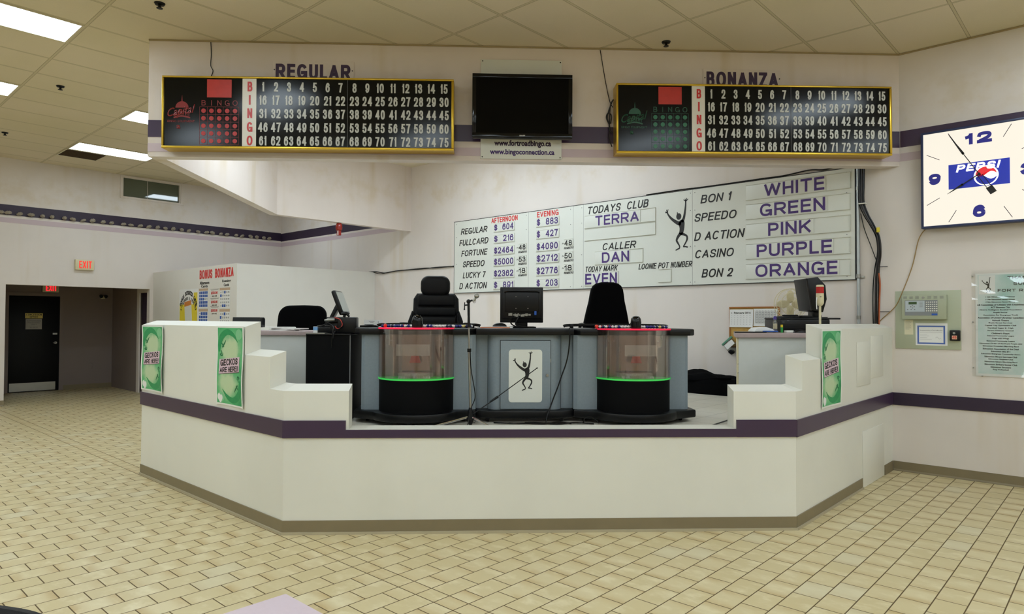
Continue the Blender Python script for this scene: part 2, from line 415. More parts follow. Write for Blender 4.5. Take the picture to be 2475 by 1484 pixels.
    def text(s, body, x0, x1, z0, z1, y=0.0, d=0.002, bold=0.0, shear=0.0, fit=True, squeeze=1.0, align='L'):
        if all(c in GL or c == ' ' for c in body):
            h = z1 - z0; sw = h * (0.125 + 1.6 * bold)
            gap, sp = 0.13 * h + 0.25 * sw, 0.34 * h
            nat = sum((sp if c == ' ' else max(GL[c][0] * h, 0)) for c in body)
            fixed = sum(sw for c in body if c != ' ' and GL[c][0] == 0)
            if fit:
                q = (x1 - x0 - fixed) / (nat + gap * (len(body) - 1)); x = x0
            else:
                q = squeeze; wd = (nat + gap * (len(body) - 1)) * q + fixed
                x = x0 if align == 'L' else ((x0 + x1) / 2 - wd / 2 if align == 'C' else x1 - wd)
            sw = min(sw, 0.46 * 0.7 * h * q) if any(c.isdigit() for c in body) else min(sw, 0.36 * 0.8 * h * q)
            sk = math.tan(shear * 1.0)
            if shear: q2 = (x1 - x0 - sk * h - fixed) / (nat + gap * (len(body) - 1)); q = q2 if fit else q
            kst = 0
            for c in body:
                if c == ' ': x += (sp + gap) * q; continue
                gw = max(GL[c][0] * h * q, sw if GL[c][0] == 0 else 0)
                for st in GL[c][1]:
                    P = [(x + sw / 2 + u * (gw - sw), z0 + sw / 2 + v * (h - sw)) for u, v in st]
                    closed = math.hypot(P[0][0] - P[-1][0], P[0][1] - P[-1][1]) < 1e-6
                    if not closed:
                        for a, b_ in ((0, 1), (-1, -2)):
                            dx, dz = P[a][0] - P[b_][0], P[a][1] - P[b_][1]; ln = math.hypot(dx, dz) or 1
                            dg = abs(dx) / ln; e = sw / 2 * (0.55 if 0.15 < dg < 0.97 else 0.999)
                            P[a] = (P[a][0] + dx / ln * e, P[a][1] + dz / ln * e)
                    kst += 1
                    s.ribbon([(px + sk * (pz - z0), pz, sw) for px, pz in P], y - d - 0.00035 * (kst % 5), y, 0)
                x += gw + gap * q
            return s
        cu = bpy.data.curves.new('t', 'FONT'); cu.body = body; cu.offset = bold; cu.shear = shear; cu.resolution_u = 3
        o = bpy.data.objects.new('t', cu); me = o.to_mesh()
        bm = bmesh.new(); bm.from_mesh(me); o.to_mesh_clear(); bpy.data.objects.remove(o); bpy.data.curves.remove(cu)
        xs = [v.co.x for v in bm.verts]; ys = [v.co.y for v in bm.verts]
        if not xs: bm.free(); return s
        ax, bx, ay, by = min(xs), max(xs), min(ys), max(ys)
        kz = (z1 - z0) / (by - ay)
        kx = (x1 - x0) / (bx - ax) if fit else kz * squeeze
        if not fit:
            wd = kx * (bx - ax)
            if align == 'C': x0 = (x0 + x1) / 2 - wd / 2
            if align == 'R': x0 = x1 - wd
        r = bmesh.ops.extrude_face_region(bm, geom=list(bm.faces))
        ext = {g for g in r['geom'] if isinstance(g, bmesh.types.BMVert)}
        for v in bm.verts:
            v.co = Vector((x0 + (v.co.x - ax) * kx, (y - d) if v in ext else y, z0 + (v.co.y - ay) * kz))
        bmesh.ops.recalc_face_normals(bm, faces=bm.faces)
        return s.add(bm)
    def build(s, name, m, parent=None, shift=(0, 0, 0), smooth=True, ang=35):
        me = bpy.data.meshes.new(name)
        sh = Vector(shift)
        for v in s.bm.verts: v.co -= sh
        s.bm.to_mesh(me); s.bm.free()
        mm = m if isinstance(m, list) else [m]
        for q in mm: me.materials.append(M[q] if isinstance(q, str) else q)
        if smooth:
            me.shade_smooth(); me.set_sharp_from_angle(angle=math.radians(ang))
        o = bpy.data.objects.new(name, me); COL.objects.link(o)
        if parent is not None: o.parent = parent
        return o

def clusters(bm):
    """loose pieces of a mesh that stand well apart: a list of vertex index sets"""
    bm.verts.ensure_lookup_table(); n = len(bm.verts); seen = [-1] * n; isl = []
    for v in bm.verts:
        if seen[v.index] >= 0: continue
        k = len(isl); st = [v]; seen[v.index] = k; mem = []
        while st:
            a = st.pop(); mem.append(a.index)
            for e in a.link_edges:
                c = e.other_vert(a)
                if seen[c.index] < 0: seen[c.index] = k; st.append(c)
        isl.append(mem)
    if not 1 < len(isl) <= 400: return [set(range(n))]
    box = []
    for mem in isl:
        co = [bm.verts[i].co for i in mem]
        lo = [min(c[q] for c in co) for q in range(3)]; hi = [max(c[q] for c in co) for q in range(3)]
        box.append((lo, hi, max(h - l for h, l in zip(hi, lo))))
    par = list(range(len(isl)))
    def find(x):
        while par[x] != x: par[x] = par[par[x]]; x = par[x]
        return x
    for i in range(len(isl)):
        for j in range(i):
            g = math.sqrt(sum(max(0.0, box[i][0][q] - box[j][1][q], box[j][0][q] - box[i][1][q]) ** 2 for q in range(3)))
            if g <= max(0.02, 0.5 * max(box[i][2], box[j][2])): par[find(i)] = find(j)
    out = {}
    for i, mem in enumerate(isl): out.setdefault(find(i), set()).update(mem)
    return list(out.values())

def tag(o, label=None, cat=None, group=None, kind=None):
    if label: o['label'] = label
    if cat: o['category'] = cat
    if group: o['group'] = group
    if kind: o['kind'] = kind
    return o

class T:
    """a thing: an Empty at its base; parts are drawn in the frame's own coordinates"""
    def __init__(s, name, label, cat, fr, x, y, z, group=None):
        s.fr = fr; s.sh = (x, y, z)
        s.o = bpy.data.objects.new(name, None); COL.objects.link(s.o)
        s.o.empty_display_size = 0.1
        s.o.location = fr.w(x, y, z); s.o.rotation_euler = (0, 0, fr.a)
        tag(s.o, label, cat, group)
    def part(s, name, mb, m, label=None, smooth=True, ang=35):
        return s.sub(s.o, name, mb, m, label, smooth, ang)
    def sub(s, parent, name, mb, m, label=None, smooth=True, ang=35):
        mb.bm.verts.index_update(); cl = clusters(mb.bm); bms = [mb.bm]
        if len(cl) > 1:
            bms = []
            for keep in cl:
                c = mb.bm.copy(); c.verts.index_update()
                bmesh.ops.delete(c, geom=[v for v in c.verts if v.index not in keep], context='VERTS'); bms.append(c)
            mb.bm.free()
        for bm in bms:
            q = MB(); q.bm.free(); q.bm = bm
            o = q.build(name, m, parent, s.sh, smooth, ang)
            if label: o['label'] = label
        return o

def single(name, label, cat, fr, x, y, z, mb, m, group=None, smooth=True, ang=35):
    o = mb.build(name, m, None, (x, y, z), smooth, ang)
    o.location = fr.w(x, y, z); o.rotation_euler = (0, 0, fr.a)
    return tag(o, label, cat, group)

def struct(name, fr, mb, m, smooth=False):
    o = mb.build(name, m, None, (0, 0, 0), smooth)
    o.location = fr.w(0, 0, 0); o.rotation_euler = (0, 0, fr.a)
    o['kind'] = 'structure'
    return o

def copy_tree(root, loc, rotz=None, label=None, group=None):
    c = root.copy(); COL.objects.link(c); c.location = loc
    if rotz is not None: c.rotation_euler = (0, 0, rotz)
    if label: c['label'] = label
    if group: c['group'] = group
    for ch in list(root.children):
        k = ch.copy(); COL.objects.link(k); k.parent = c
        for g in list(ch.children):
            q = g.copy(); COL.objects.link(q); q.parent = k
    return c

# ================================================================== THE ROOM
H = 4.27
XA = -14.246; YB = 7.77; XR = 9.0; YK = -7.6
struct('floor', W0, MB().box(-17.2, XR + 0.1, YK - 0.1, YB + 0.1, -0.12, 0.0), 'floor')
struct('ceiling', W0, MB().box(XA - 0.15, XR + 0.1, YK - 0.1, YB + 0.1, H, H + 0.12), 'ceiling')
OY0, OY1, OZ = 2.687, 4.998, 2.09                     # hall opening in the left wall
WY0, WY1, WZ0, WZ1 = 4.485, 5.56, 3.852, 4.245        # small high window in the left wall
w = MB()
def wa(y0, y1, z0, z1): w.box(y0, y1, 0, 0.14, z0, z1)
wa(YK, OY0, 0, H); wa(OY0, OY1, OZ, WZ0); wa(OY0, WY0, WZ0, H); wa(OY1, YB, 0, WZ0); wa(WY1, YB, WZ0, H); wa(WY0, WY1, WZ1, H)
struct('wall_left', WA, w, 'wall')
struct('wall_right', WB, MB().box(XA - 0.14, XR, 0, 0.12, 0, H), 'wall')
struct('wall_back', W0, MB().box(XA, XR, YK - 0.12, YK, 0, H), 'wall')
struct('wall_side', W0, MB().box(XR, XR + 0.12, YK, YB, 0, H), 'wall')
# painted bands
def bands(fr, x0, x1, n, zs=((3.302, 3.469, 'purple'), (3.158, 3.240, 'lilac'))):
    for (z0, z1, m) in zs:
        struct('trim_%d' % n, fr, MB().box(x0, x1, -0.003, 0.0, z0, z1), m); n += 1
ZB = ((3.283, 3.462, 'darkpurple'), (3.152, 3.238, 'lilac'))
bands(WA, YK, YB, 1, ZB)
bands(WB, XA, -9.72, 3, ((3.273, 3.449, 'darkpurple'), (3.151, 3.236, 'lilac')))
bands(WB, -1.722, XR, 5)
struct('trim_7', WB, MB().box(-1.807, XR, -0.014, 0.0, 0.668, 0.794, 0.003), 'darkpurple')
# baseboards
def base(name, fr, x0, x1, y=0.0):
    o = struct(name, fr, MB().box(x0, x1, y - 0.008, y, 0.012, 0.097).prism([(y - 0.006, 0.022), (y - 0.018, 0.004), (y - 0.018, 0), (y, 0), (y, 0.022)], x0, x1, 'yz'), 'base')
    return o
base('baseboard_right', WB, -1.80, XR)
base('baseboard_left', WA, YK, OY0)
# hanging header (a wall section that hangs from the ceiling around the stage)
Lh = 7.572
HZ = 3.109
hd = MB()
d2 = (HF.w(0, 0), HF.w(Lh, 0))
TH = 0.125
s2 = TH * math.sqrt(2)
A0 = (-7.118, 2.459); A1 = (-1.722, 7.77); A1i = (-1.722 - s2, 7.77); A0i = (-7.118, 2.459 + s2)
Bo = (-9.715, 5.105); Bi = (-9.59, 5.105 + 0.055); Co = (-9.715, 7.77); Ci = (-9.59, 7.77)
A1 = tuple(HF.w(Lh, 0)[:2]); A1i = (A1[0] - s2, A1[1])
hd.prism([A0, A1, A1i, A0i], HZ, H, 'xy')
hd.prism([A0, A0i, Bi, Bo], HZ, H, 'xy')
hd.prism([Bo, Bi, Ci, Co], HZ, H, 'xy')
struct('wall_header', W0, hd, 'header')
bands(HF, 0.0, Lh, 8)
struct('trim_10', HF, MB().box(0, Lh, -0.012, 0, H - 0.016, H - 0.002), 'cornicetan')
struct('trim_11', WB, MB().box(-1.722, XR, -0.012, 0, H - 0.016, H - 0.002), 'cornicetan')
# ---- booth wall: stepped, with copings that slope outward
BT = 0.125
bw = MB()
def seg(o0, o1, i0, i1, z0, z1, rise=0.04):
    bm = bmesh.new()
    vs = [bm.verts.new((p[0], p[1], z0)) for p in (o0, o1, i1, i0)] + [bm.verts.new((p[0], p[1], z)) for p, z in ((o0, z1), (o1, z1), (i1, z1 + rise), (i0, z1 + rise))]
    for f in ((3, 2, 1, 0), (4, 5, 6, 7), (0, 1, 5, 4), (1, 2, 6, 5), (2, 3, 7, 6), (3, 0, 4, 7)): bm.faces.new([vs[i] for i in f])
    bmesh.ops.recalc_face_normals(bm, faces=bm.faces)
    bw.add(bm)
def L2(x): return (x, 2.445), (x, 2.445 + BT)
def F2(s): return tuple(FF.w(s, 0)[:2]), tuple(FF.w(s, BT)[:2])
def R2(y): return (-1.807, y), (-1.807 - BT, y)
k8 = BT * math.tan(PI / 8)
cornL = ((-4.414, 2.445), (-4.414 - k8, 2.445 + BT))
cornR = ((-1.807, 5.052), (-1.807 - BT, 5.052 + k8))
def run(a, b, z, rise=0.04): seg(a[0], b[0], a[1], b[1], 0.0, z, rise)
run(L2(-7.133), L2(-5.007), 1.455); run(L2(-5.007), L2(-4.615), 1.240); run(L2(-4.615), cornL, 1.008)
run(cornL, F2(0.459), 1.008); run(F2(0.459), F2(3.231), 0.737, 0.008); run(F2(3.231), cornR, 1.004)
run(cornR, R2(5.185), 1.004); run(R2(5.185), R2(5.627), 1.222); run(R2(5.627), R2(7.77), 1.455)
# the booth wall turns back on the far left, behind the front wall
q = 0.0
seg((-7.133, 2.445 + BT), (-9.60, 4.912 + BT), (-7.133 + BT * 1.414, 2.445 + BT), (-9.60 + BT * 1.414, 4.912 + BT), 0.0, 1.40, 0.0)
struct('wall_booth', W0, bw, 'booth')
bd = MB()
def strip(mb, a, b, z0, z1, t):
    ang = math.atan2(b[1] - a[1], b[0] - a[0]); n = (math.sin(ang), -math.cos(ang))
    mb.prism([a, b, (b[0] + n[0] * t, b[1] + n[1] * t), (a[0] + n[0] * t, a[1] + n[1] * t)], z0, z1, 'xy')
t_ = 0.012; kk = t_ * math.tan(PI / 8)
struct('trim_12', LF, MB().prism([(-7.145, 0), (-4.414, 0), (-4.414 + kk, -t_), (-7.145, -t_)], 0.678, 0.80, 'xy').prism([(-7.145, 0), (-7.133, 0), (-7.133, 0.13), (-7.145, 0.13)], 0.678, 0.80, 'xy'), 'purple')
struct('trim_13', FF, MB().prism([(0.004, 0), (0.44, 0), (0.44, -t_), (0.004 - kk, -t_)], 0.677, 0.80, 'xy').box(0.44, 3.25, -t_, 0, 0.677, 0.734).prism([(3.25, 0), (3.69, 0), (3.69 + kk, -t_), (3.25, -t_)], 0.676, 0.80, 'xy'), 'purple')
struct('trim_14', RF, MB().prism([(5.052, 0), (7.755, 0), (7.755, -t_), (5.052 - kk, -t_)], 0.673, 0.797, 'xy'), 'purple')
kb = 0.018 * math.tan(PI / 8)
def bbase(name, fr, x0, x1, e0, e1):
    m = MB().prism([(x0, 0), (x1, 0), (x1 + e1 * 0.45, -0.008), (x0 - e0 * 0.45, -0.008)], 0.018, 0.097, 'xy')
    struct(name, fr, m, 'base')
    struct(name + '_foot', fr, MB().prism([(x0, 0), (x1, 0), (x1 + e1, -0.018), (x0 - e0, -0.018)], 0.0, 0.018, 'xy'), 'basefoot')
bbase('baseboard_booth_left', LF, -7.133, -4.414, 0, kb)
bbase('baseboard_booth_front', FF, 0.004, 3.69, kb, kb)
bbase('baseboard_booth_right', RF, 5.052, 6.69, kb, 0)
struct('baseboard_booth_corner', RF, MB().box(7.44, 7.752, -0.008, 0, 0.0, 0.097), 'base')
# stage floor
struct('floor_stage', W0, MB().prism([(-7.0, 2.57), (-4.47, 2.57), (-1.932, 5.10), (-1.932, 7.765), (-9.70, 7.765), (-9.70, 5.20), (-9.42, 4.90)], 0.60, ZS, 'xy'), 'stage')
# partition behind the stage
pz = 2.417
struct('wall_partition', W0, MB().prism([(XA + 0.002, 5.06), (-10.67, 5.06), (-10.67, 7.768), (-10.79, 7.768), (-10.79, 5.18), (XA + 0.002, 5.18)], 0, pz, 'xy'), 'white_paint')
# side hall behind the opening in the left wall
hz = 2.42
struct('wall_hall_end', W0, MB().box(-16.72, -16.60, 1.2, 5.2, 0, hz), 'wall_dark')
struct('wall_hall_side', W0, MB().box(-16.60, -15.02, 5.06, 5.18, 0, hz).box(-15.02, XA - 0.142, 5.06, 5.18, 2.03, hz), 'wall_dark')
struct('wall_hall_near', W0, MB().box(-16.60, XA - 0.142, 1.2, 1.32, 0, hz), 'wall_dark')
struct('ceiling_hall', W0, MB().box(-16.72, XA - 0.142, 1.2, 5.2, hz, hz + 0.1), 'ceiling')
struct('baseboard_hall', HW, MB().box(4.10, 5.06, -0.01, 0, 0, 0.1).box(1.32, 3.12, -0.01, 0, 0, 0.1), 'base')

# ================================================================== CEILING LIGHTS
def emis(name, c, st):
    k = NT(name); e = k.n('ShaderNodeEmission'); e.inputs[0].default_value = (*c, 1) if len(c) == 3 else c; e.inputs[1].default_value = st
    k.l(e.outputs[0], k.out.inputs[0]); k.t.nodes.remove(k.b); return k.m
M['lamp'] = emis('lamp_lens', LAMP_COLOR, LAMP_STRENGTH)
M['lampframe'] = mat('lamp_frame', (206, 198, 172), 0.5, var=0)
def ceiling_light(ix, yc, label):
    x0 = -4.78 + 0.6096 * ix; xc = x0 + 0.3048
    t = T('ceiling_light', label, 'ceiling light', W0, xc, yc, H - 0.012, 'recessed fluorescent ceiling lights')
    a, b = 0.3048 - 0.012, 0.6096 - 0.012
    m = MB()
    for (u0, u1, v0, v1) in ((-a, a, -b, -b + 0.02), (-a, a, b - 0.02, b), (-a, -a + 0.02, -b + 0.02, b - 0.02), (a - 0.02, a, -b + 0.02, b - 0.02)):
        m.box(xc + u0, xc + u1, yc + v0, yc + v1, H - 0.01, H)
    t.part('frame', m, 'lampframe', smooth=False)
    t.part('diffuser', MB().box(xc - a + 0.02, xc + a - 0.02, yc - b + 0.02, yc + b - 0.02, H - 0.006, H - 0.001), 'lamp', smooth=False)
    return t.o
R1, R2_ = 1.333, 3.7716
ceiling_light(-5, R1, 'long bright ceiling light cut by the top left corner of the photo')
ceiling_light(-9, R1, 'short bright end of a ceiling light at the left edge, below the corner one')
ceiling_light(-9, R2_, 'bright ceiling light half hidden behind the left end of the hanging header')
ceiling_light(-13, R2_, 'bright ceiling light beside the brown air grille')
HID = 'unseen ceiling light set out to light the stage or the room'
for ix, y in ((-5, R2_), (-5, R2_ + 2.4384), (-1, R2_ + 2.4384), (-5, R2_ + 1.2192), (-13, R2_ + 2.4384), (-3, R2_ + 2.4384)): ceiling_light(ix, y, HID)  # the extra in-between lamps over the stage are added to brighten it
for y, row in ((R1, (-1, 3, 7, 11, 15, 19)), (R1 - 2.4384, (-9, -5, -1, 3, 7, 11, 15, 19)), (R1 - 4.8768, (-5, -1, 3, 7, 11, 15, 19)), (R1 - 7.3152, (-9, -1, 7, 15)), (R2_, (7, 11, 15, 19)), (R2_ + 2.4384, (7, 11, 15, 19))):  # unseen lamps, added row by row to balance brightness across the room
    for ix in row: ceiling_light(ix, y, HID)
# ================================================================== THINGS ON THE HEADER AND WALLS
def quad_screws(mb, pts, y, r=0.006):
    for (x, z) in pts: mb.cyl((x, y, z), (x, y - 0.004, z), r, seg=10)

M['boardface'] = mat('black_board_face', (3, 4, 5), 0.15, spec=0.25, var=0)
M['boardstrip'] = mat('white_strip', (226, 222, 212), 0.24, spec=0.5, var=0.02)
M['boardnum'] = mat('unlit_number', (196, 197, 192), 0.3, var=0.03, scale=30)
M['redpanel'] = mat('red_display_panel', (190, 46, 34), 0.35, var=0.12, scale=14)
M['boardred'] = mat('dim_red_print', (132, 26, 24), 0.35, var=0)
M['reddot'] = mat('red_lamp_dot', (176, 30, 26), 0.3, var=0.04)
M['boardgreen'] = mat('dim_green_print', (20, 78, 54), 0.35, var=0)
M['greendot'] = mat('green_lamp_dot', (22, 104, 66), 0.3, var=0.04)
M['boardredletter'] = mat('red_letter', (196, 36, 34), 0.3, var=0)

def bingo_board(s0, zc, k, ink, dot, label):
    """k scales the board; coordinates are those of the left hand board"""
    t = T('bingo_board', label, 'bingo board', HF, s0, 0, zc, 'lit bingo number boards')
    t.o.rotation_euler = (0, -0.0044, HF.a)
    X = lambda x: s0 + (x - 0.215) * k
    Z = lambda z: zc + (z - 3.151) * k
    D = 0.17
    x0, x1, z0, z1 = X(0.215), X(3.013), Z(3.151), Z(3.852)
    m = MB()
    m.box(x0, x1, -D + 0.012, -0.014, z0 + 0.004, z1 - 0.004)
    t.part('cabinet', m, 'gold', smooth=False)
    f = MB(); b = 0.024 * k
    f.box(x0, x1, -D - 0.012, -D + 0.012, z1 - b * 0.8, z1, 0.006).box(x0, x1, -D - 0.012, -D + 0.012, z0, z0 + b, 0.006)
    f.box(x0, x0 + b * 0.8, -D - 0.012, -D + 0.012, z0 + b, z1 - b * 0.8, 0.006).box(x1 - b, x1, -D - 0.012, -D + 0.012, z0 + b, z1 - b * 0.8, 0.006)
    t.part('frame', f, 'gold')
    y = -D + 0.004
    t.part('face_panel', MB().box(x0 + b * 0.8, x1 - b, y, y + 0.008, z0 + b, z1 - b * 0.8), 'boardface', smooth=False)
    y -= 0.0005
    t.part('letter_strip', MB().box(X(0.975), X(1.108), y - 0.002, y, z0 + b, z1 - b * 0.8), 'boardstrip', smooth=False)
    rows = [3.757, 3.627, 3.497, 3.364, 3.233]
    m = MB()
    for c, z in zip('BINGO', rows):
        m = MB().text(c, X(1.047) - 0.2, X(1.047) + 0.2, Z(z) - 0.047 * k, Z(z) + 0.047 * k, y - 0.002, 0.002, 0.045, 0, False, 0.6, 'C')
        t.part('column_letter', m, 'boardredletter', smooth=False)
    m = MB()
    for r in range(5):
        for c in range(15):
            x = 1.172 + 0.1237 * c if c < 7 else 2.049 + 0.124 * (c - 7)
            m = MB().text(str(r * 15 + c + 1), X(x) - 0.2, X(x) + 0.2, Z(rows[r]) - 0.046 * k, Z(rows[r]) + 0.046 * k, y, 0.002, 0.024, 0, False, 0.62, 'C')
            t.part('number', m, 'boardnum', smooth=False)
    t.part('panel_joint', MB().box(X(1.981), X(1.984), y - 0.002, y, z0 + b, z1 - b * 0.8), 'greyink', smooth=False)
    t.part('ball_display', MB().box(X(0.639), X(0.873), y - 0.003, y, Z(3.647), Z(3.822)), 'redpanel', smooth=False)
    m = MB()
    for i, c in enumerate('BINGO'):
        m.text(c, X(0.607 + 0.0747 * i) - 0.2, X(0.607 + 0.0747 * i) + 0.2, Z(3.569), Z(3.62), y, 0.0015, 0, 0, False, 0.95, 'C')
    for i in range(6):
        m.box(X(0.570 + 0.0744 * i) - 0.0012, X(0.570 + 0.0744 * i) + 0.0012, y - 0.0012, y, Z(3.19), Z(3.556))
        m.box(X(0.570), X(0.942), y - 0.0012, y, Z(3.19 + 0.0732 * i) - 0.0012, Z(3.19 + 0.0732 * i) + 0.0012)
    t.part('pattern_grid', m, ink, smooth=False)
    m = MB()
    for i in range(5):
        for j in range(5):
            m = MB().cyl((X(0.607 + 0.0747 * i), y, Z(3.517 - 0.073 * j)), (X(0.607 + 0.0747 * i), y - 0.003, Z(3.517 - 0.073 * j)), 0.0215 * k, seg=20)
            t.part('pattern_lamp', m, dot)
    # dome emblem with its script and small print
    m = MB(); cx = 0.402
    m.prism([(X(cx - 0.006), Z(3.60)), (X(cx + 0.006), Z(3.60)), (X(cx + 0.001), Z(3.664)), (X(cx - 0.001), Z(3.664))], y - 0.001, y)
    dome = []
    for i in range(13):
        a = PI * i / 12; dome.append((X(cx + 0.062 * math.cos(a)), Z(3.545 + 0.062 * math.sin(a))))
    m.prism(dome, y - 0.001, y)
    for i in range(9):
        xx = cx - 0.066 + 0.0165 * i; dz = 0.012 * (1 - ((i - 4) / 4.0) ** 2)
        m.box(X(xx) - 0.003, X(xx) + 0.003, y - 0.001, y, Z(3.462 + dz), Z(3.492 + dz))
    m.ribbon([(X(cx - 0.078), Z(3.448), 0.014), (X(cx), Z(3.464), 0.014), (X(cx + 0.078), Z(3.448), 0.014)], y - 0.001, y)
    m.ribbon([(X(cx - 0.074), Z(3.492), 0.008), (X(cx), Z(3.508), 0.008), (X(cx + 0.074), Z(3.492), 0.008)], y - 0.001, y)
    tm = MB().text('Capital', X(0.265), X(0.528), Z(3.452), Z(3.56), y - 0.001, 0.001, 0.012, 0.35)
    for v in tm.bm.verts: v.co.z += (v.co.x - X(0.4)) * 0.18
    m.add(tm.bm)
    m.text('BINGO EQUIPMENT', X(0.266), X(0.524), Z(3.404), Z(3.424), y, 0.001, 0.01)
    t.part('small_logo', MB().text('a', X(0.352), X(0.388), Z(3.342), Z(3.378), y, 0.001, 0.03), ink, smooth=False)
    t.part('emblem_logo', m, ink, smooth=False)
    return t
bingo_board(0.215, 3.151, 1.0, 'boardred', 'reddot', 'gold framed bingo number board under the REGULAR sign, with red pattern lamps')
bingo_board(4.610, 3.163, 0.991, 'boardgreen', 'greendot', 'gold framed bingo number board under the BONANZA sign, with green pattern lamps')

def nameplate(x0, x1, z0, z1, tx0, tx1, tz0, tz1, word, label):
    t = T('name_sign', label, 'sign', HF, (x0 + x1) / 2, 0, z0, 'purple lettered name signs')
    t.part('plate', MB().box(x0, x1, -0.008, -0.0005, z0, z1, 0.002), 'header')
    t.part('lettering', MB().text(word, tx0, tx1, tz0, tz1, -0.008, 0.003, 0.055), 'plumink', smooth=False)
    m = MB(); quad_screws(m, [(x0 + 0.016, (z0 + z1) / 2 + 0.02), (x1 - 0.016, (z0 + z1) / 2 + 0.02)], -0.008)
    t.part('screw', m, 'ink')
nameplate(1.209, 2.008, 3.858, 4.08, 1.238, 1.973, 3.899, 4.048, 'REGULAR', 'sign reading REGULAR above the left number board')
nameplate(5.528, 6.329, 3.856, 4.078, 5.561, 6.30, 3.897, 4.05, 'BONANZA', 'sign reading BONANZA above the right number board')

# television and the sign board behind it
t = T('sign_board', 'white board behind the television, with two web addresses along its foot', 'sign', HF, 3.68, 0, 3.13)
t.part('panel', MB().box(3.272, 4.085, -0.016, -0.0035, 3.13, 4.129, 0.002), 'signwhite')
t.part('lettering', MB().text('www.fortroadbingo.ca', 3.409, 3.979, 3.243, 3.318, -0.016, 0.0015, 0.035), 'plumink', 'dark plum web address', smooth=False)
t.part('lettering', MB().text('www.bingoconnection.ca', 3.366, 4.013, 3.158, 3.228, -0.016, 0.0015, 0.03), 'purpleink', 'purple web address', smooth=False)
m = MB(); quad_screws(m, [(3.289, 4.112), (4.07, 4.11), (3.289, 3.147), (4.07, 3.147)], -0.016); t.part('screw', m, 'ink')
t = T('television', 'black flat television between the two bingo number boards', 'television', HF, 3.683, -0.1, 3.304)
t.part('housing', MB().box(3.19, 4.176, -0.15, -0.085, 3.304, 3.937, 0.012).box(3.35, 4.02, -0.086, -0.06, 3.38, 3.86, 0.01), 'black')
t.part('bezel', MB().box(3.19, 4.176, -0.154, -0.148, 3.897, 3.937, 0.003).box(3.19, 4.176, -0.154, -0.148, 3.304, 3.352, 0.003).box(3.19, 3.228, -0.154, -0.148, 3.352, 3.897, 0.002).box(4.138, 4.176, -0.154, -0.148, 3.352, 3.897, 0.002), 'blackgloss')
M['screen'] = mat('dark_screen', (2, 2, 3), 0.12, spec=0.12, var=0)
t.part('screen', MB().box(3.228, 4.138, -0.151, -0.147, 3.352, 3.897), 'screen', smooth=False)
t.part('maker_mark', MB().text('SHARP', 3.655, 3.71, 3.322, 3.333, -0.154, 0.001, 0.03), 'white', smooth=False)
t.part('wall_bracket', MB().box(3.5, 3.87, -0.061, -0.017, 3.45, 3.78, 0.004), 'black')

# wires down the header
M['tan'] = mat('tan_cable', (150, 122, 74), 0.5, var=0)
def wire(name, label, fr, pts, r, m='ink', group=None, cat='cable'):
    p0 = pts[0]
    return single(name, label, cat, fr, p0[0], p0[1], p0[2], MB().tube(pts, r, 6), m, group)
wire('wire', 'thin dark wire running from the ceiling down to the left number board', HF, [(0.60, -0.006, 4.25), (0.606, -0.006, 4.13), (0.602, -0.006, 4.02), (0.625, -0.007, 3.965), (0.604, -0.008, 3.90), (0.598, -0.02, 3.86), (0.60, -0.06, 3.853)], 0.004)
m = MB().tube([(4.475, -0.006, 4.25), (4.50, -0.006, 4.10), (4.545, -0.006, 3.85), (4.575, -0.01, 3.72), (4.60, -0.03, 3.66)], 0.004, 6)
m.tube([(4.585, -0.05, 3.70), (4.555, -0.04, 3.62), (4.545, -0.03, 3.54), (4.575, -0.03, 3.50), (4.585, -0.03, 3.58), (4.550, -0.03, 3.60), (4.535, -0.03, 3.55), (4.57, -0.03, 3.46), (4.56, -0.03, 3.36), (4.59, -0.04, 3.26)], 0.0055, 6)
m.tube([(4.60, -0.06, 3.73), (4.57, -0.05, 3.66), (4.565, -0.03, 3.45), (4.60, -0.03, 3.40)], 0.007, 6)
single('wire', 'wire with a coil of slack hanging beside the left end of the right number board', 'cable', HF, 4.475, -0.006, 4.25, m, 'ink')

# ---- clock
M['clockface'] = mat('backlit_clock_face', (70, 66, 58), 0.3, var=0, emit=(255, 247, 230), estr=0.93)
M['clockframe'] = mat('navy_frame', (34, 48, 88), 0.35, var=0.05)
M['navyink'] = mat('navy_ink', (32, 32, 140), 0.4, var=0, emit=(30, 30, 150), estr=0.12)
M['logoblue'] = mat('logo_blue', (26, 46, 170), 0.35, var=0, emit=(30, 50, 190), estr=0.25)
M['logored'] = mat('logo_red', (230, 36, 48), 0.35, var=0, emit=(240, 40, 50), estr=0.3)
M['logowhite'] = mat('logo_white', (250, 248, 240), 0.35, var=0, emit=(255, 250, 240), estr=0.8)
t = T('wall_clock', 'square backlit wall clock with a blue frame and a soft drink logo', 'clock', WB, -1.035, -0.06, 2.436)
x0, x1, z0, z1, D = -1.515, -0.555, 2.436, 3.385, 0.12
fm = MB().box(x0, x1, -D + 0.004, -0.02, z0, z1, 0.01)
for a in ((x0, x1, z1 - 0.022, z1), (x0, x1, z0, z0 + 0.022), (x0, x0 + 0.022, z0 + 0.022, z1 - 0.022), (x1 - 0.022, x1, z0 + 0.022, z1 - 0.022)):
    fm.box(a[0], a[1], -D - 0.006, -D + 0.006, a[2], a[3], 0.003)
for x in (-1.33, -1.035, -0.74): fm.box(x - 0.012, x + 0.012, -0.075, -0.045, z1 - 0.002, z1 + 0.012, 0.002)
t.part('frame', fm, 'clockframe')
t.part('face', MB().box(x0 + 0.022, x1 - 0.022, -D - 0.001, -D + 0.003, z0 + 0.022, z1 - 0.022), 'clockface', smooth=False)
y = -D - 0.001
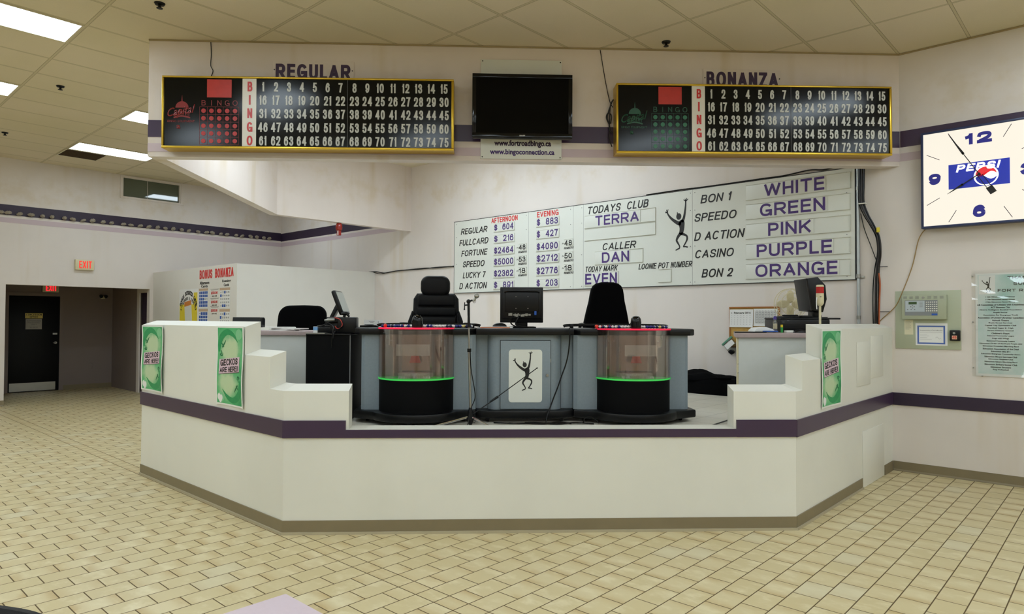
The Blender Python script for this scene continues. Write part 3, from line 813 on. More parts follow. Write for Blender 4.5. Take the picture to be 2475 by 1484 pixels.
m = MB().text('12', -1.145, -0.935, 3.205, 3.31, y, 0.002, 0.10).text('9', -1.448, -1.348, 2.858, 2.966, y, 0.002, 0.10).text('6', -1.088, -0.99, 2.508, 2.622, y, 0.002, 0.10).text('3', -0.725, -0.625, 2.858, 2.966, y, 0.002, 0.10)
t.part('numeral_lettering', m, 'navyink', smooth=False)
m = MB()
for h in (1, 2, 4, 5, 7, 8, 10, 11):
    a = math.radians(90 - 30 * h); c, s_ = math.cos(a), math.sin(a)
    q = 0.43 / max(abs(c), abs(s_)); q2 = q - 0.125
    m.ribbon([(-1.035 + c * q2, 2.911 + s_ * q2, 0.005), (-1.035 + c * q, 2.911 + s_ * q, 0.005)], y - 0.002, y)
t.part('hour_marks', m, 'plumink', smooth=False)
t.part('logo_panel', MB().box(-1.282, -0.802, y - 0.002, y, 2.796, 3.033), 'logoblue', smooth=False)
t.part('logo_globe', MB().ellipse(-0.983, 2.893, 0.097, 0.094, y - 0.003, y - 0.002, 32), 'logowhite')
def cap(cx, cz, r, up):
    q = 0.014; a0 = math.asin(q / r); pts = []
    for i in range(21):
        a = a0 + (PI - 2 * a0) * i / 20 + (0 if up else PI)
        pts.append((cx + r * math.cos(a), cz + r * math.sin(a)))
    zc = cz + (q if up else -q); xa, xb = pts[-1][0], pts[0][0]
    for i in range(1, 12):
        u = i / 12; x = xa + (xb - xa) * u
        w = 0.022 * math.sin(2 * PI * u)
        pts.append((x, zc - w))
    return pts
t.part('logo_globe_top', MB().prism(cap(-0.983, 2.893, 0.084, True), y - 0.004, y - 0.003), 'logored')
t.part('logo_globe_foot', MB().prism(cap(-0.983, 2.893, 0.084, False), y - 0.004, y - 0.003), 'logoblue')
t.part('logo_lettering', MB().text('PEPSI', -1.222, -0.868, 2.952, 3.022, y - 0.003, 0.002, 0.07, 0.25), 'logowhite', smooth=False)
def hand(tipx, tipz, cx, cz, w, tail):
    m = MB(); dx, dz = tipx - cx, tipz - cz; L = math.hypot(dx, dz); ux, uz = dx / L, dz / L
    m.ribbon([(cx, cz, w), (cx + ux * L * 0.55, cz + uz * L * 0.55, w)], y - 0.02, y - 0.016, 0)
    m.ribbon([(cx + ux * L * 0.5, cz + uz * L * 0.5, 0.022), (tipx, tipz, 0.002)], y - 0.02, y - 0.016, 0)
    if tail:
        for o in (-0.018, 0.018):
            m.ribbon([(cx - uz * o, cz + ux * o, 0.006), (cx - ux * 0.16 - uz * o, cz - uz * 0.16 + ux * o, 0.006)], y - 0.02, y - 0.016, 0)
        m.ribbon([(cx - ux * 0.15, cz - uz * 0.15, 0.055), (cx - ux * 0.22, cz - uz * 0.22, 0.055)], y - 0.02, y - 0.016, 0)
    return m
t.part('minute_hand', hand(-1.279, 3.326, -1.035, 2.911, 0.007, True), 'ink', smooth=False)
t.part('hour_hand', hand(-1.291, 2.751, -1.035, 2.911, 0.009, False), 'ink', smooth=False)
t.part('second_hand', MB().box(-1.03, -0.965, y - 0.026, y - 0.022, 2.915, 2.955, rot=Matrix.Rotation(-0.5, 3, 'Y')), 'logored', smooth=False)
t.part('hub', MB().cyl((-1.035, y, 2.911), (-1.035, y - 0.028, 2.911), 0.012), 'ink')
wire('cable', 'thin tan cable hanging from the clock down to the cable bundle', WB, [(-1.50, -0.02, 2.44), (-1.535, -0.012, 2.40), (-1.569, -0.01, 2.317), (-1.62, -0.012, 2.073), (-1.712, -0.03, 1.80), (-1.775, -0.03, 1.666), (-1.905, -0.02, 1.534), (-1.92, -0.02, 1.50)], 0.005, 'tan')

# ---- fire alarm group
M['sage'] = mat('sage_green_board', (176, 182, 158), 0.5, var=0.04, scale=4)
M['sagebox'] = mat('sage_metal', (166, 172, 148), 0.4, var=0.03)
single('backing_board', 'sage green board on the wall behind the alarm panel', 'board', WB, -1.49, 0, 1.247, MB().box(-1.773, -1.207, -0.012, -0.0005, 1.247, 1.828, 0.002), 'sage')
t = T('alarm_panel', 'grey green alarm control panel with a keypad, on the sage board', 'control panel', WB, -1.51, -0.04, 1.543)
m = MB().box(-1.70, -1.316, -0.075, -0.0125, 1.543, 1.786, 0.006)
t.part('case', m, 'sagebox')
t.part('window', MB().box(-1.674, -1.389, -0.077, -0.074, 1.58, 1.732), mat('grey_panel', (128, 132, 134), 0.3, var=0), smooth=False)
t.part('label_sheet', MB().box(-1.668, -1.50, -0.078, -0.0765, 1.618, 1.726), mat('pale_blue_sheet', (176, 186, 192), 0.4, var=0), smooth=False)
t.part('display', MB().box(-1.639, -1.568, -0.080, -0.0775, 1.692, 1.717), mat('green_lcd', (52, 78, 42), 0.2, var=0), smooth=False)
for i in range(5):
    for j in range(6):
        x = -1.483 + 0.0172 * j; z = 1.712 - 0.0215 * i
        t.part('key', MB().box(x - 0.0055, x + 0.0055, -0.081, -0.0765, z - 0.005, z + 0.005, 0.0015), 'white')
m = MB()
for g in (0, 1, 2, 4, 5, 6):
    x = -1.67 + 0.0525 * g
    for q in range(5): m.box(x - 0.016, x + 0.016, -0.0762, -0.0745, 1.746 + q * 0.006, 1.748 + q * 0.006)
t.part('vents', m, 'greyink', smooth=False)
t.part('lock', MB().cyl((-1.512, -0.075, 1.758), (-1.512, -0.081, 1.758), 0.011), 'steel')
m = MB()
for i in range(5): m.box(-1.545, -1.515, -0.0788, -0.078, 1.712 - i * 0.012, 1.715 - i * 0.012)
for (a, b) in ((-1.605, 1.68), (-1.62, 1.668), (-1.59, 1.668), (-1.605, 1.656), (-1.648, 1.64), (-1.617, 1.64), (-1.586, 1.64)): m.cyl((a, -0.078, b), (a, -0.0795, b), 0.0055, seg=10)
t.part('buttons', m, 'greyink', smooth=False)
t.part('maker_mark', MB().box(-1.44, -1.391, -0.0785, -0.077, 1.582, 1.600), 'blueink', smooth=False)
t = T('tag', 'small cream instruction card below the left of the alarm panel', 'card', WB, -1.652, -0.0125, 1.388)
t.part('card', MB().box(-1.691, -1.613, -0.0145, -0.0125, 1.388, 1.536), mat('cream_card', (214, 208, 178), 0.6, var=0.02), smooth=False)
m = MB()
for i, wd in enumerate((0.045, 0.052, 0.04, 0.05, 0.046, 0.05, 0.035)): m.box(-1.683, -1.683 + wd, -0.0152, -0.0145, 1.520 - i * 0.013, 1.5225 - i * 0.013)
t.part('print', m, 'greyink', smooth=False)
t = T('certificate', 'inspection certificate with a blue border below the alarm panel', 'certificate', WB, -1.456, -0.0125, 1.284)
t.part('sheet', MB().box(-1.593, -1.319, -0.015, -0.0125, 1.284, 1.504), 'paper', smooth=False)
m = MB()
for a in ((-1.577, -1.338, 1.465, 1.48), (-1.577, -1.338, 1.297, 1.312), (-1.577, -1.562, 1.312, 1.465), (-1.353, -1.338, 1.312, 1.465)): m.box(a[0], a[1], -0.0158, -0.015, a[2], a[3])
t.part('border', m, mat('certificate_blue', (86, 110, 176), 0.5, var=0.03), smooth=False)
m = MB().text('Inspection Certificate', -1.553, -1.36, 1.424, 1.44, -0.015, 0.0008)
for i, wd in enumerate((0.19, 0.06, 0.08, 0.06, 0.1)): m.box(-1.553, -1.553 + wd, -0.0158, -0.015, 1.41 - i * 0.0165, 1.4115 - i * 0.0165)
m.ribbon([(-1.42, 1.36, 0.0015), (-1.405, 1.368, 0.0015), (-1.39, 1.35, 0.0015), (-1.375, 1.355, 0.0015)], -0.0158, -0.015)
t.part('print', m, 'greyink', smooth=False)
t = T('key_switch', 'black key switch box with a red FD sticker, at the right of the sage board', 'switch', WB, -1.252, -0.0125, 1.334)
t.part('case', MB().box(-1.296, -1.209, -0.055, -0.0125, 1.334, 1.438, 0.008), 'black')
t.part('lock', MB().cyl((-1.257, -0.055, 1.41), (-1.257, -0.063, 1.41), 0.011), 'steel')
t.part('sticker', MB().box(-1.276, -1.234, -0.0565, -0.0545, 1.35, 1.386, 0.001), mat('pale_orange', (226, 176, 150), 0.5, var=0))
t.part('sticker_print', MB().text('FD', -1.266, -1.239, 1.357, 1.38, -0.0565, 0.0008, 0.04).prism([(-1.274, 1.368), (-1.268, 1.374), (-1.268, 1.362)], -0.0573, -0.0565), 'redink', smooth=False)

# ---- dancing stick figure emblem, drawn about (0, 0), 0.65 high
def figure(mb, cx, cz, k, y0, y1):
    P = lambda x, z: (cx + (x + 4.19) * k, cz + (z - 2.73) * k)
    def rb(pts, sm=6): mb.ribbon([(*P(x, z), w * k) for (x, z, w) in pts], y0, y1, sm)
    rb([(-4.19, 2.745, 0.05), (-4.245, 2.765, 0.045), (-4.323, 2.822, 0.032), (-4.372, 2.88, 0.02), (-4.386, 2.915, 0.018)])
    rb([(-4.178, 2.765, 0.045), (-4.152, 2.815, 0.033), (-4.136, 2.894, 0.026), (-4.127, 2.97, 0.02), (-4.125, 3.03, 0.018)])
    for (fx, fz) in ((-4.415, 2.908), (-4.418, 2.922), (-4.398, 2.948), (-4.372, 2.95)):
        rb([(-4.386, 2.908, 0.014), (fx, fz, 0.007)], 0)
    for (fx, fz) in ((-4.156, 3.049), (-4.135, 3.058), (-4.11, 3.066), (-4.091, 3.052)):
        rb([(-4.125, 3.025, 0.014), (fx, fz, 0.007)], 0)
    mb.ellipse(*P(-4.222, 2.842), 0.035 * k, 0.042 * k, y0, y1)
    rb([(-4.241, 2.868, 0.014), (-4.243, 2.90, 0.008)], 0)
    rb([(-4.20, 2.79, 0.03), (-4.186, 2.762, 0.085), (-4.178, 2.70, 0.068), (-4.184, 2.65, 0.058), (-4.200, 2.612, 0.05)])
    rb([(-4.195, 2.625, 0.04), (-4.228, 2.59, 0.036), (-4.252, 2.542, 0.026), (-4.235, 2.505, 0.022), (-4.212, 2.465, 0.016), (-4.213, 2.438, 0.016), (-4.235, 2.428, 0.016), (-4.266, 2.414, 0.014)])
    rb([(-4.195, 2.622, 0.04), (-4.15, 2.608, 0.03), (-4.112, 2.585, 0.024), (-4.106, 2.545, 0.022), (-4.13, 2.495, 0.018), (-4.155, 2.455, 0.015), (-4.13, 2.452, 0.014), (-4.097, 2.443, 0.018)])
    return mb

# ---- price board
t = T('price_board', 'long white price board with game names, hung behind the stage chairs', 'notice board', WB, -5.28, -0.02, 1.964)
bx0, bx1 = -8.416, -2.150
t.part('panel', MB().box(bx0, bx1, -0.02, -0.003, 1.967, 3.160), 'signwhite', smooth=False)
m = MB().box(bx0 - 0.006, bx1 + 0.012, -0.022, -0.003, 3.160, 3.168).box(bx0 - 0.006, bx1 + 0.012, -0.022, -0.003, 1.959, 1.967).box(bx0 - 0.006, bx0, -0.022, -0.003, 1.967, 3.16).box(bx1, bx1 + 0.012, -0.022, -0.003, 1.967, 3.16)
t.part('edge_trim', m, 'ink', smooth=False)
y = -0.02
m = MB()
for x in (-6.755, -5.90, -5.72, -4.034): m.box(x - 0.0015, x + 0.0015, y - 0.0006, y, 1.967, 3.16)
t.part('panel_joints', m, 'greyink', smooth=False)
m = MB()
for s_, a, b, c, d in (('REGULAR', -8.257, -7.627, 2.936, 3.036), ('FULLCARD', -8.295, -7.602, 2.75, 2.85), ('FORTUNE', -8.244, -7.627, 2.57, 2.668), ('SPEEDO', -8.21, -7.685, 2.386, 2.486), ('LUCKY 7', -8.205, -7.666, 2.204, 2.302), ('D ACTION', -8.289, -7.634, 2.026, 2.128),
    ('BON 1', -3.925, -3.516, 2.972, 3.076), ('SPEEDO', -4.011, -3.448, 2.75, 2.852), ('D ACTION', -4.011, -3.354, 2.512, 2.618), ('CASINO', -4.004, -3.483, 2.294, 2.396), ('BON 2', -3.911, -3.495, 2.052, 2.156),
    ('CALLER', -5.398, -4.843, 2.487, 2.585), ('TODAYS  CLUB', -5.657, -4.65, 3.012, 3.118), ('TODAY MARK', -5.693, -5.136, 2.196, 2.274), ('LOONIE POT NUMBER', -4.815, -4.029, 2.194, 2.268)):
    m = MB().text(s_, a, b, c, d, y, 0.0015, 0.022 if 'LOONIE' not in s_ and 'TODAY M' not in s_ else 0.015, 0.22); t.part('lettering', m, 'ink', smooth=False)
m = MB()
for i, z in enumerate((2.60, 2.416, 2.24)):
    for x0, x1, nx0, nx1 in ((-6.996, -6.958, -6.965, -6.784), (-6.105, -6.066, -6.07, -5.89)):
        m.text('IN', x0, x1, z + 0.022, z + 0.044, y, 0.001, 0.01, 0.25); m.text('NUMBERS', nx0, nx1, z - 0.052, z - 0.022, y, 0.001, 0.03, 0.25)
t.part('lettering', m, 'ink', smooth=False)
t.part('heading_lettering', MB().text('AFTERNOON', -7.544, -6.98, 3.062, 3.158 - 0.014, y, 0.0015, 0.03).text('EVENING', -6.584, -6.171, 3.062, 3.144, y, 0.0015, 0.03), 'redink', smooth=False)
t.part('figure_emblem', figure(MB(), -4.19, 2.73, 1.0, y - 0.0015, y), 'ink', smooth=False)
m = MB(); quad_screws(m, [(x, z) for x in (-8.36, -6.80, -5.95, -5.75, -4.06, -4.0, -2.23) for z in (2.0, 2.45, 2.9, 3.12)], y, 0.005)
t.part('screws', m, 'greyink')
M['slotcream'] = mat('slot_rail', (206, 206, 194), 0.5, var=0)
CG = 'word and number cards in the price board slots'
def slot(x0, x1, z0, z1, rails=('b', 't', 'r')):
    m = MB()
    if 'b' in rails: m.box(x0, x1, y - 0.012, y, z0 - 0.008, z0, 0.002)
    if 't' in rails: m.box(x0, x1, y - 0.008, y, z1, z1 + 0.006, 0.002)
    if 'r' in rails: m.box(x1 - 0.006, x1, y - 0.01, y, z0, z1, 0.002)
    t.part('card_slot', m, 'slotcream')
def card(x0, x1, z0, z1, word, tx0, tx1, tz0, tz1, label, inkm='purpleink', bold=0.034):
    k = T('letter_card', label, 'card', WB, (x0 + x1) / 2, y - 0.001, z0, CG)
    k.part('card', MB().box(x0, x1, y - 0.006, y - 0.0012, z0, z1, 0.001), 'signwhite')
    k.part('lettering', MB().text(word, tx0, tx1, tz0, tz1, y - 0.006, 0.0012, bold), inkm, smooth=False)
zsA = [2.923, 2.743, 2.555, 2.376, 2.190, 2.008]
am = ('$ 604', '$ 216', '$2464', '$5000', '$2362', '$ 891'); pm = ('$ 883', '$ 427', '$4090', '$2712', '$2776', '$ 203')
games = ('REGULAR', 'FULLCARD', 'FORTUNE', 'the left SPEEDO', 'LUCKY 7', 'the left D ACTION')
for i in range(6):
    z = zsA[i]
    for x0, x1, wd, colname in ((-7.488, -7.04, am[i], 'AFTERNOON'), (-6.597, -6.158, pm[i], 'EVENING')):
        slot(x0, x1, z, z + 0.118)
        pad = '$  ' + wd[2:] if ' ' in wd else wd
        card(x0 + 0.004, x1 - 0.008, z + 0.001, z + 0.117, pad, x0 + 0.012, x1 - 0.022, z + 0.014, z + 0.112, 'purple %s card in the %s column, level with %s' % (wd.replace('$ ', '$'), colname, games[i]), bold=0.028)
for i, (z, a, b) in enumerate(((2.597, '48', '48'), (2.412, '53', '50'), (2.236, '18', '18'))):
    for x0, wd, colname in ((-6.952, a, 'AFTERNOON'), (-6.063, b, 'EVENING')):
        slot(x0, x0 + 0.162, z - 0.006, z + 0.088, ('r', 't'))
        card(x0, x0 + 0.155, z - 0.004, z + 0.085, wd, x0 + 0.006, x0 + 0.142, z, z + 0.078, 'small black number %s card beside the %s amount for %s' % (wd, colname, games[2 + i]), 'ink', 0.03)
for wd, zb, x0, x1, cx, nm in (('WHITE', 2.95, -3.123, -2.456, -2.443, 'topmost, beside BON 1'), ('GREEN', 2.722, -3.172, -2.448, -2.433, 'beside the right SPEEDO'), ('PINK', 2.490, -3.077, -2.599, -2.573, 'beside the right D ACTION'), ('PURPLE', 2.252, -3.212, -2.38, -2.366, 'beside CASINO'), ('ORANGE', 2.018, -3.228, -2.325, -2.308, 'lowest, beside BON 2')):
    slot(-3.344, -2.190, zb, zb + 0.166)
    card(-3.340, cx, zb + 0.001, zb + 0.163, wd, x0, x1, zb + 0.012, zb + 0.158, 'purple lettered card reading %s, %s' % (wd, nm))
slot(-5.695, -4.554, 2.824, 2.99); slot(-5.695, -4.554, 2.648, 2.806)
card(-5.69, -4.785, 2.825, 2.988, 'TERRA', -5.509, -4.807, 2.838, 2.976, 'purple lettered card reading TERRA under TODAYS CLUB')
slot(-5.52, -4.743, 2.298, 2.472); card(-5.515, -4.948, 2.299, 2.47, 'DAN', -5.397, -4.957, 2.312, 2.458, 'purple lettered card reading DAN under CALLER')
slot(-5.695, -5.125, 2.01, 2.182); card(-5.69, -5.132, 2.011, 2.18, 'EVEN', -5.682, -5.15, 2.022, 2.172, 'purple lettered card reading EVEN, partly behind the tall chair')
slot(-4.513, -4.326, 2.02, 2.178)

# ---- thank you poster at the right
def print_mat(name, c1, c2, c3, sc):
    k = NT(name); p = k.pos('Object'); f = k.noise(p, sc, 4, 0.6); f2 = k.noise(p, sc * 0.6, 2)
    col = k.mix(k.ramp(f, 0.35, 0.65), rgb(*c1), rgb(*c2)); col = k.mix(k.ramp(f2, 0.5, 0.7), col, rgb(*c3))
    k.l(col, k.b.inputs['Base Color']); k.b.inputs['Roughness'].default_value = 0.5
    return k.m
M['tealprint'] = print_mat('pale_teal_print', (188, 212, 208), (214, 222, 222), (146, 194, 188), 3.2)
M['acrylic'] = None
def clear_mat(name, tint, gloss, rough, fac, least=0.03):
    k = NT(name); tr = k.n('ShaderNodeBsdfTransparent'); tr.inputs[0].default_value = tint
    gl = k.n('ShaderNodeBsdfGlossy'); gl.inputs['Roughness'].default_value = rough; gl.inputs['Color'].default_value = gloss
    fr = k.n('ShaderNodeLayerWeight'); fr.inputs['Blend'].default_value = 0.35
    f = k.math('ADD', k.math('MULTIPLY', fr.outputs['Fresnel'], fac), least)
    mx = k.n('ShaderNodeMixShader'); k.l(f, mx.inputs[0]); k.l(tr.outputs[0], mx.inputs[1]); k.l(gl.outputs[0], mx.inputs[2])
    k.l(mx.outputs[0], k.out.inputs[0]); k.t.nodes.remove(k.b); return k.m
M['acrylic'] = clear_mat('clear_acrylic', (0.985, 0.99, 0.988, 1), (1, 1, 1, 1), 0.03, 0.16)
t = T('poster', 'pale teal thank you poster listing clubs, under acrylic on the right wall', 'poster', WB, -0.42, -0.004, 0.998)
t.part('sheet', MB().box(-1.09, 0.25, -0.006, -0.0005, 1.008, 1.98), 'paper', smooth=False)
t.part('artwork', MB().box(-1.072, 0.23, -0.0068, -0.006, 1.03, 1.965), 'tealprint', smooth=False)
t.part('emblem_panel', MB().box(-1.064, -0.935, -0.0075, -0.0068, 1.782, 1.962), 'paper', smooth=False)
t.part('figure_emblem', figure(MB(), -0.99, 1.868, 0.225, -0.0083, -0.0075), 'ink', smooth=False)
m = MB().text('THANKS', -0.841, -0.62, 1.921, 1.947, -0.0068, 0.001, 0.05).text('SUPPORT', -0.796, -0.54, 1.864, 1.89, -0.0068, 0.001, 0.05).text('FORT ROAD BINGO', -0.915, -0.43, 1.802, 1.828, -0.0068, 0.001, 0.05)
t.part('lettering', m, 'ink', smooth=False)
clubs = ['116th Edmonton Scout Group', '117th Edmonton Scout Group', '174th Edmonton Scout Group', 'AB Committee of Citizens with Disabilities', 'ACT Edmonton Club', 'Alberta Collegiate Baseball Foundation', 'Angels Soccer', 'Association For Evergreen Youth', 'Association of United Ukrainian Canadians', 'Azimuth Theatre', 'Boyle Street Services', 'Capital City Gymnastics Club', 'Cardinal Leger Jr. High', 'Parent Advisory Council', "Children's Heart", 'Delwood Community League', 'Dogs with Wings', 'Eastwood Community League', 'Edmonton Order of the Royal Purple #22', 'Edmonton Crusaders Marching Band', 'Edmonton Association of the Deaf', 'Edmonton Elks #11', 'Edmonton Evergreen Community Assoc.', 'Edmonton Miners Lacrosse Club', 'Edmonton Ringette Club', 'Edmonton Sabers Marching Band', 'Edmonton Strikers Soccer Club', 'Edmonton Strutters', 'Fog Volleyball']
for i, s_ in enumerate(clubs):
    z = 1.747 - i * 0.0244; wd = 0.0086 * len(s_)
    m = MB().text(s_, -0.897 - wd / 2, -0.897 + wd / 2, z, z + 0.0145, -0.0068, 0.0008, 0.03); t.part('lettering', m, 'ink', smooth=False)
t.part('cover', MB().box(-1.12, 0.28, -0.0125, -0.0095, 0.998, 2.009, 0.001), 'acrylic')
for (x, z) in ((-1.112, 1.956), (-1.112, 1.518), (-1.112, 1.08), (-1.041, 1.004), (0.27, 1.956), (0.27, 1.08)):
    t.part('screw', MB().cyl((x, -0.0005, z), (x, -0.016, z), 0.006, seg=10), 'steel')

# ---- access panels in the booth wall's right face
def access(x0, x1, z0, z1, label):
    t = T('access_panel', label, 'access panel', RF, (x0 + x1) / 2, 0, z0, 'white painted access panels')
    t.part('cover', MB().box(x0, x1, -0.005, -0.0005, z0, z1, 0.001), 'booth')
access(6.54, 6.96, 0.934, 1.332, 'white access panel on the booth wall, nearer the green poster and set lower')
access(6.972, 7.40, 0.985, 1.382, 'white access panel on the booth wall, nearer the room corner and set higher')
access(6.705, 7.425, 0.004, 0.515, 'tall white access panel down at floor level beside the taupe baseboard')

# ---- green posters on the booth wall
def gecko_print():
    k = NT('green_poster_print'); tc = k.n('ShaderNodeTexCoord'); sx = k.n('ShaderNodeSeparateXYZ'); k.l(tc.outputs['Generated'], sx.inputs[0])
    u, v = sx.outputs[0], sx.outputs[2]
    def ell(cu, cv, ru, rv):
        a = k.math('DIVIDE', k.math('SUBTRACT', u, cu), ru); b = k.math('DIVIDE', k.math('SUBTRACT', v, cv), rv)
        return k.math('SQRT', k.math('ADD', k.math('MULTIPLY', a, a), k.math('MULTIPLY', b, b)))
    d = k.math('MINIMUM', ell(0.47, 0.70, 0.40, 0.20), ell(0.42, 0.27, 0.36, 0.18))
    nz = k.noise(tc.outputs['Object'], 9, 4)
    d = k.math('ADD', d, k.math('MULTIPLY', k.math('SUBTRACT', nz, 0.45), 1.1))
    col = k.mix(k.ramp(d, 0.55, 1.25), rgb(186, 208, 168), rgb(84, 178, 116))
    col = k.mix(k.ramp(d, 1.2, 2.1), col, rgb(12, 146, 84))
    bu = k.math('MINIMUM', u, k.math('SUBTRACT', 1.0, u)); bv = k.math('MINIMUM', v, k.math('SUBTRACT', 1.0, v))
    inn = k.math('MULTIPLY', k.math('GREATER_THAN', bu, 0.045), k.math('GREATER_THAN', bv, 0.022))
    col = k.mix(inn, rgb(226, 228, 222), col)
    k.l(col, k.b.inputs['Base Color']); k.b.inputs['Roughness'].default_value = 0.4
    return k.m
M['gecko'] = gecko_print()
M['tailgreen'] = mat('tail_green', (24, 150, 88), 0.45, var=0.15, scale=20)
M['palegreen'] = mat('pale_green_print', (126, 198, 146), 0.45, var=0.1, scale=20)
M['deepgreen'] = mat('deep_green_print', (18, 112, 68), 0.45, var=0.1)
M['plaque'] = mat('plaque_print', (212, 186, 200), 0.45, var=0.08, scale=6)
def gecko_poster(fr, x0, x1, z0, z1, label, curl):
    t = T('poster', label, 'poster', fr, (x0 + x1) / 2, 0, z0, 'green gecko posters taped to the booth wall')
    W, Hh = x1 - x0, z1 - z0
    def yoff(u, v): return -0.004 - curl * ((u - 0.45) ** 2) * (0.4 + 0.6 * abs(math.sin(3.0 * v + 0.6))) - 0.004 * math.sin(5 * v) ** 2
    X = lambda u: x0 + W * u
    Z = lambda v: z0 + Hh * v
    bm = bmesh.new(); nu, nv = 12, 36; g = {}
    for i in range(nu + 1):
        for j in range(nv + 1):
            for kx in (0, 1): g[i, j, kx] = bm.verts.new((X(i / nu), yoff(i / nu, j / nv) + 0.0008 * kx, Z(j / nv)))
    for i in range(nu):
        for j in range(nv):
            bm.faces.new((g[i, j, 0], g[i + 1, j, 0], g[i + 1, j + 1, 0], g[i, j + 1, 0])); bm.faces.new((g[i, j, 1], g[i, j + 1, 1], g[i + 1, j + 1, 1], g[i + 1, j, 1]))
    for i in range(nu):
        for j in (0, nv): bm.faces.new((g[i, j, 0], g[i, j, 1], g[i + 1, j, 1], g[i + 1, j, 0]))
    for j in range(nv):
        for i in (0, nu): bm.faces.new((g[i, j, 0], g[i, j + 1, 0], g[i, j + 1, 1], g[i, j, 1]))
    bmesh.ops.recalc_face_normals(bm, faces=bm.faces)
    mb = MB(); mb.add(bm); t.part('sheet', mb, 'gecko')
    def lay(mb, lift):
        for v in mb.bm.verts:
            u, w = (v.co.x - x0) / W, (v.co.z - z0) / Hh
            v.co.y = yoff(u, w) - lift + v.co.y
        return mb
    def R(pts, rotate):
        return [((X(1 - a) if rotate else X(a)), (Z(1 - b) if rotate else Z(b)), w * W) for a, b, w in pts]
    tail = [(0.10, 0.67, 0.05), (0.10, 0.76, 0.11), (0.18, 0.86, 0.13), (0.38, 0.925, 0.10), (0.60, 0.89, 0.07), (0.77, 0.80, 0.01)]
    m = MB()
    for rt in (False, True): m.ribbon(R(tail, rt), -0.0004, 0.0)
    t.part('tail_pattern', lay(m, 0.0004), 'tailgreen')
    m = MB()
    for rt in (False, True):
        cx, cz = (0.84, 0.90) if not rt else (0.16, 0.10)
        m.ellipse(X(cx - (0.02 if not rt else -0.02)), Z(cz), 0.12 * W, 0.065 * Hh, -0.0003, 0.0)
    t.part('lens_pattern', lay(m, 0.0008), 'palegreen')
    m = MB()
    for rt in (False, True):
        m.ribbon(R([(0.16, 0.69, 0.02), (0.18, 0.655, 0.025), (0.13, 0.635, 0.02), (0.20, 0.625, 0.025), (0.22, 0.66, 0.012)], rt), -0.0004, 0)
        m.ribbon(R([(0.20, 0.73, 0.03), (0.28, 0.78, 0.03), (0.33, 0.82, 0.01)], rt), -0.0004, 0)
        m.ribbon(R([(0.18, 0.78, 0.025), (0.26, 0.735, 0.02)], rt), -0.0004, 0)
    t.part('foot_pattern', lay(m, 0.0008), 'deepgreen')
    pl = [(0.11, 0.39), (0.85, 0.437), (0.85, 0.62), (0.11, 0.575)]
    def plq(dz, lift, m_, nm):
        m = MB()
        for i in range(10):
            ua, ub = 0.11 + 0.074 * i, 0.11 + 0.074 * (i + 1); f = lambda q: 0.047 * (q - 0.11) / 0.74 - dz
            m.prism([(X(ua), Z(0.39 + f(ua))), (X(ub), Z(0.39 + f(ub))), (X(ub), Z(0.575 + f(ub))), (X(ua), Z(0.575 + f(ua)))], -0.0003, 0)
        bmesh.ops.remove_doubles(m.bm, verts=m.bm.verts, dist=1e-5)
        t.part(nm, lay(m, lift), m_, smooth=False)
    plq(0.006, 0.0012, 'ink', 'plaque_shadow'); plq(0.0, 0.0018, 'plaque', 'plaque')
    m = MB().text('GECKOS', X(0.155), X(0.78), Z(0.475), Z(0.555), 0, 0.0006, 0.04).text('ARE HERE!!', X(0.145), X(0.80), Z(0.39), Z(0.455), 0, 0.0006, 0.03)
    for v in m.bm.verts: v.co.z += (v.co.x - X(0.11)) * 0.047 / 0.74 * Hh / W + 0.012 * Hh
    t.part('lettering', lay(m, 0.0024), 'ink', smooth=False)
    m = MB()
    for a, b, r in ((0.12, 0.10, 0.05), (0.19, 0.092, 0.045), (0.16, 0.07, 0.05)): m.ellipse(X(a), Z(b), r * W, r * W * 1.1, -0.0003, 0)
    t.part('maker_mark', lay(m, 0.0013), 'paper')
gecko_poster(LF, -7.118, -6.58, 0.826, 1.449, 'green gecko poster at the far left end of the booth wall', 0.06)
gecko_poster(LF, -5.473, -5.002, 0.829, 1.458, 'green gecko poster beside the steps of the left booth wall', 0.05)
gecko_poster(RF, 5.585, 6.072, 0.826, 1.453, 'green gecko poster on the right booth wall', 0.03)

# ---- signs on the partition
def wall_word(word, x0, x1, z0, z1, label, m, bold=0.02):
    single('wall_lettering', label, 'lettering', PT, (x0 + x1) / 2, 0, z0, MB().text(word, x0, x1, z0, z1, -0.0005, 0.003, bold), m, None, False)
wall_word('BONUS', -12.087, -11.58, 2.208, 2.362, 'red letters spelling BONUS on the white partition', 'redink', 0.03)
wall_word('BONANZA', -11.47, -10.791, 2.208, 2.362, 'red letters spelling BONANZA on the white partition', 'redink', 0.03)
def two(l1, l2, x0, x1, z0, z1, label):
    h = (z1 - z0); m = MB().text(l1, x0, x1, z0 + h * 0.52, z1, -0.0005, 0.002, 0.02).text(l2, x0 + 0.06, x1 - 0.06, z0 + h * 0.05, z0 + h * 0.45, -0.0005, 0.002, 0.02)
    single('wall_lettering', label, 'lettering', PT, (x0 + x1) / 2, 0, z0, m, 'ink', None, False)
two('Afternoon', 'Cards', -12.08, -11.70, 2.05, 2.165, 'black lettering Afternoon Cards under BONUS')
two('Evening', 'Cards', -11.198, -10.89, 2.048, 2.165, 'black lettering Evening Cards under BONANZA')
M['cardtan'] = mat('card_heading_tan', (196, 168, 140), 0.6, var=0.08)
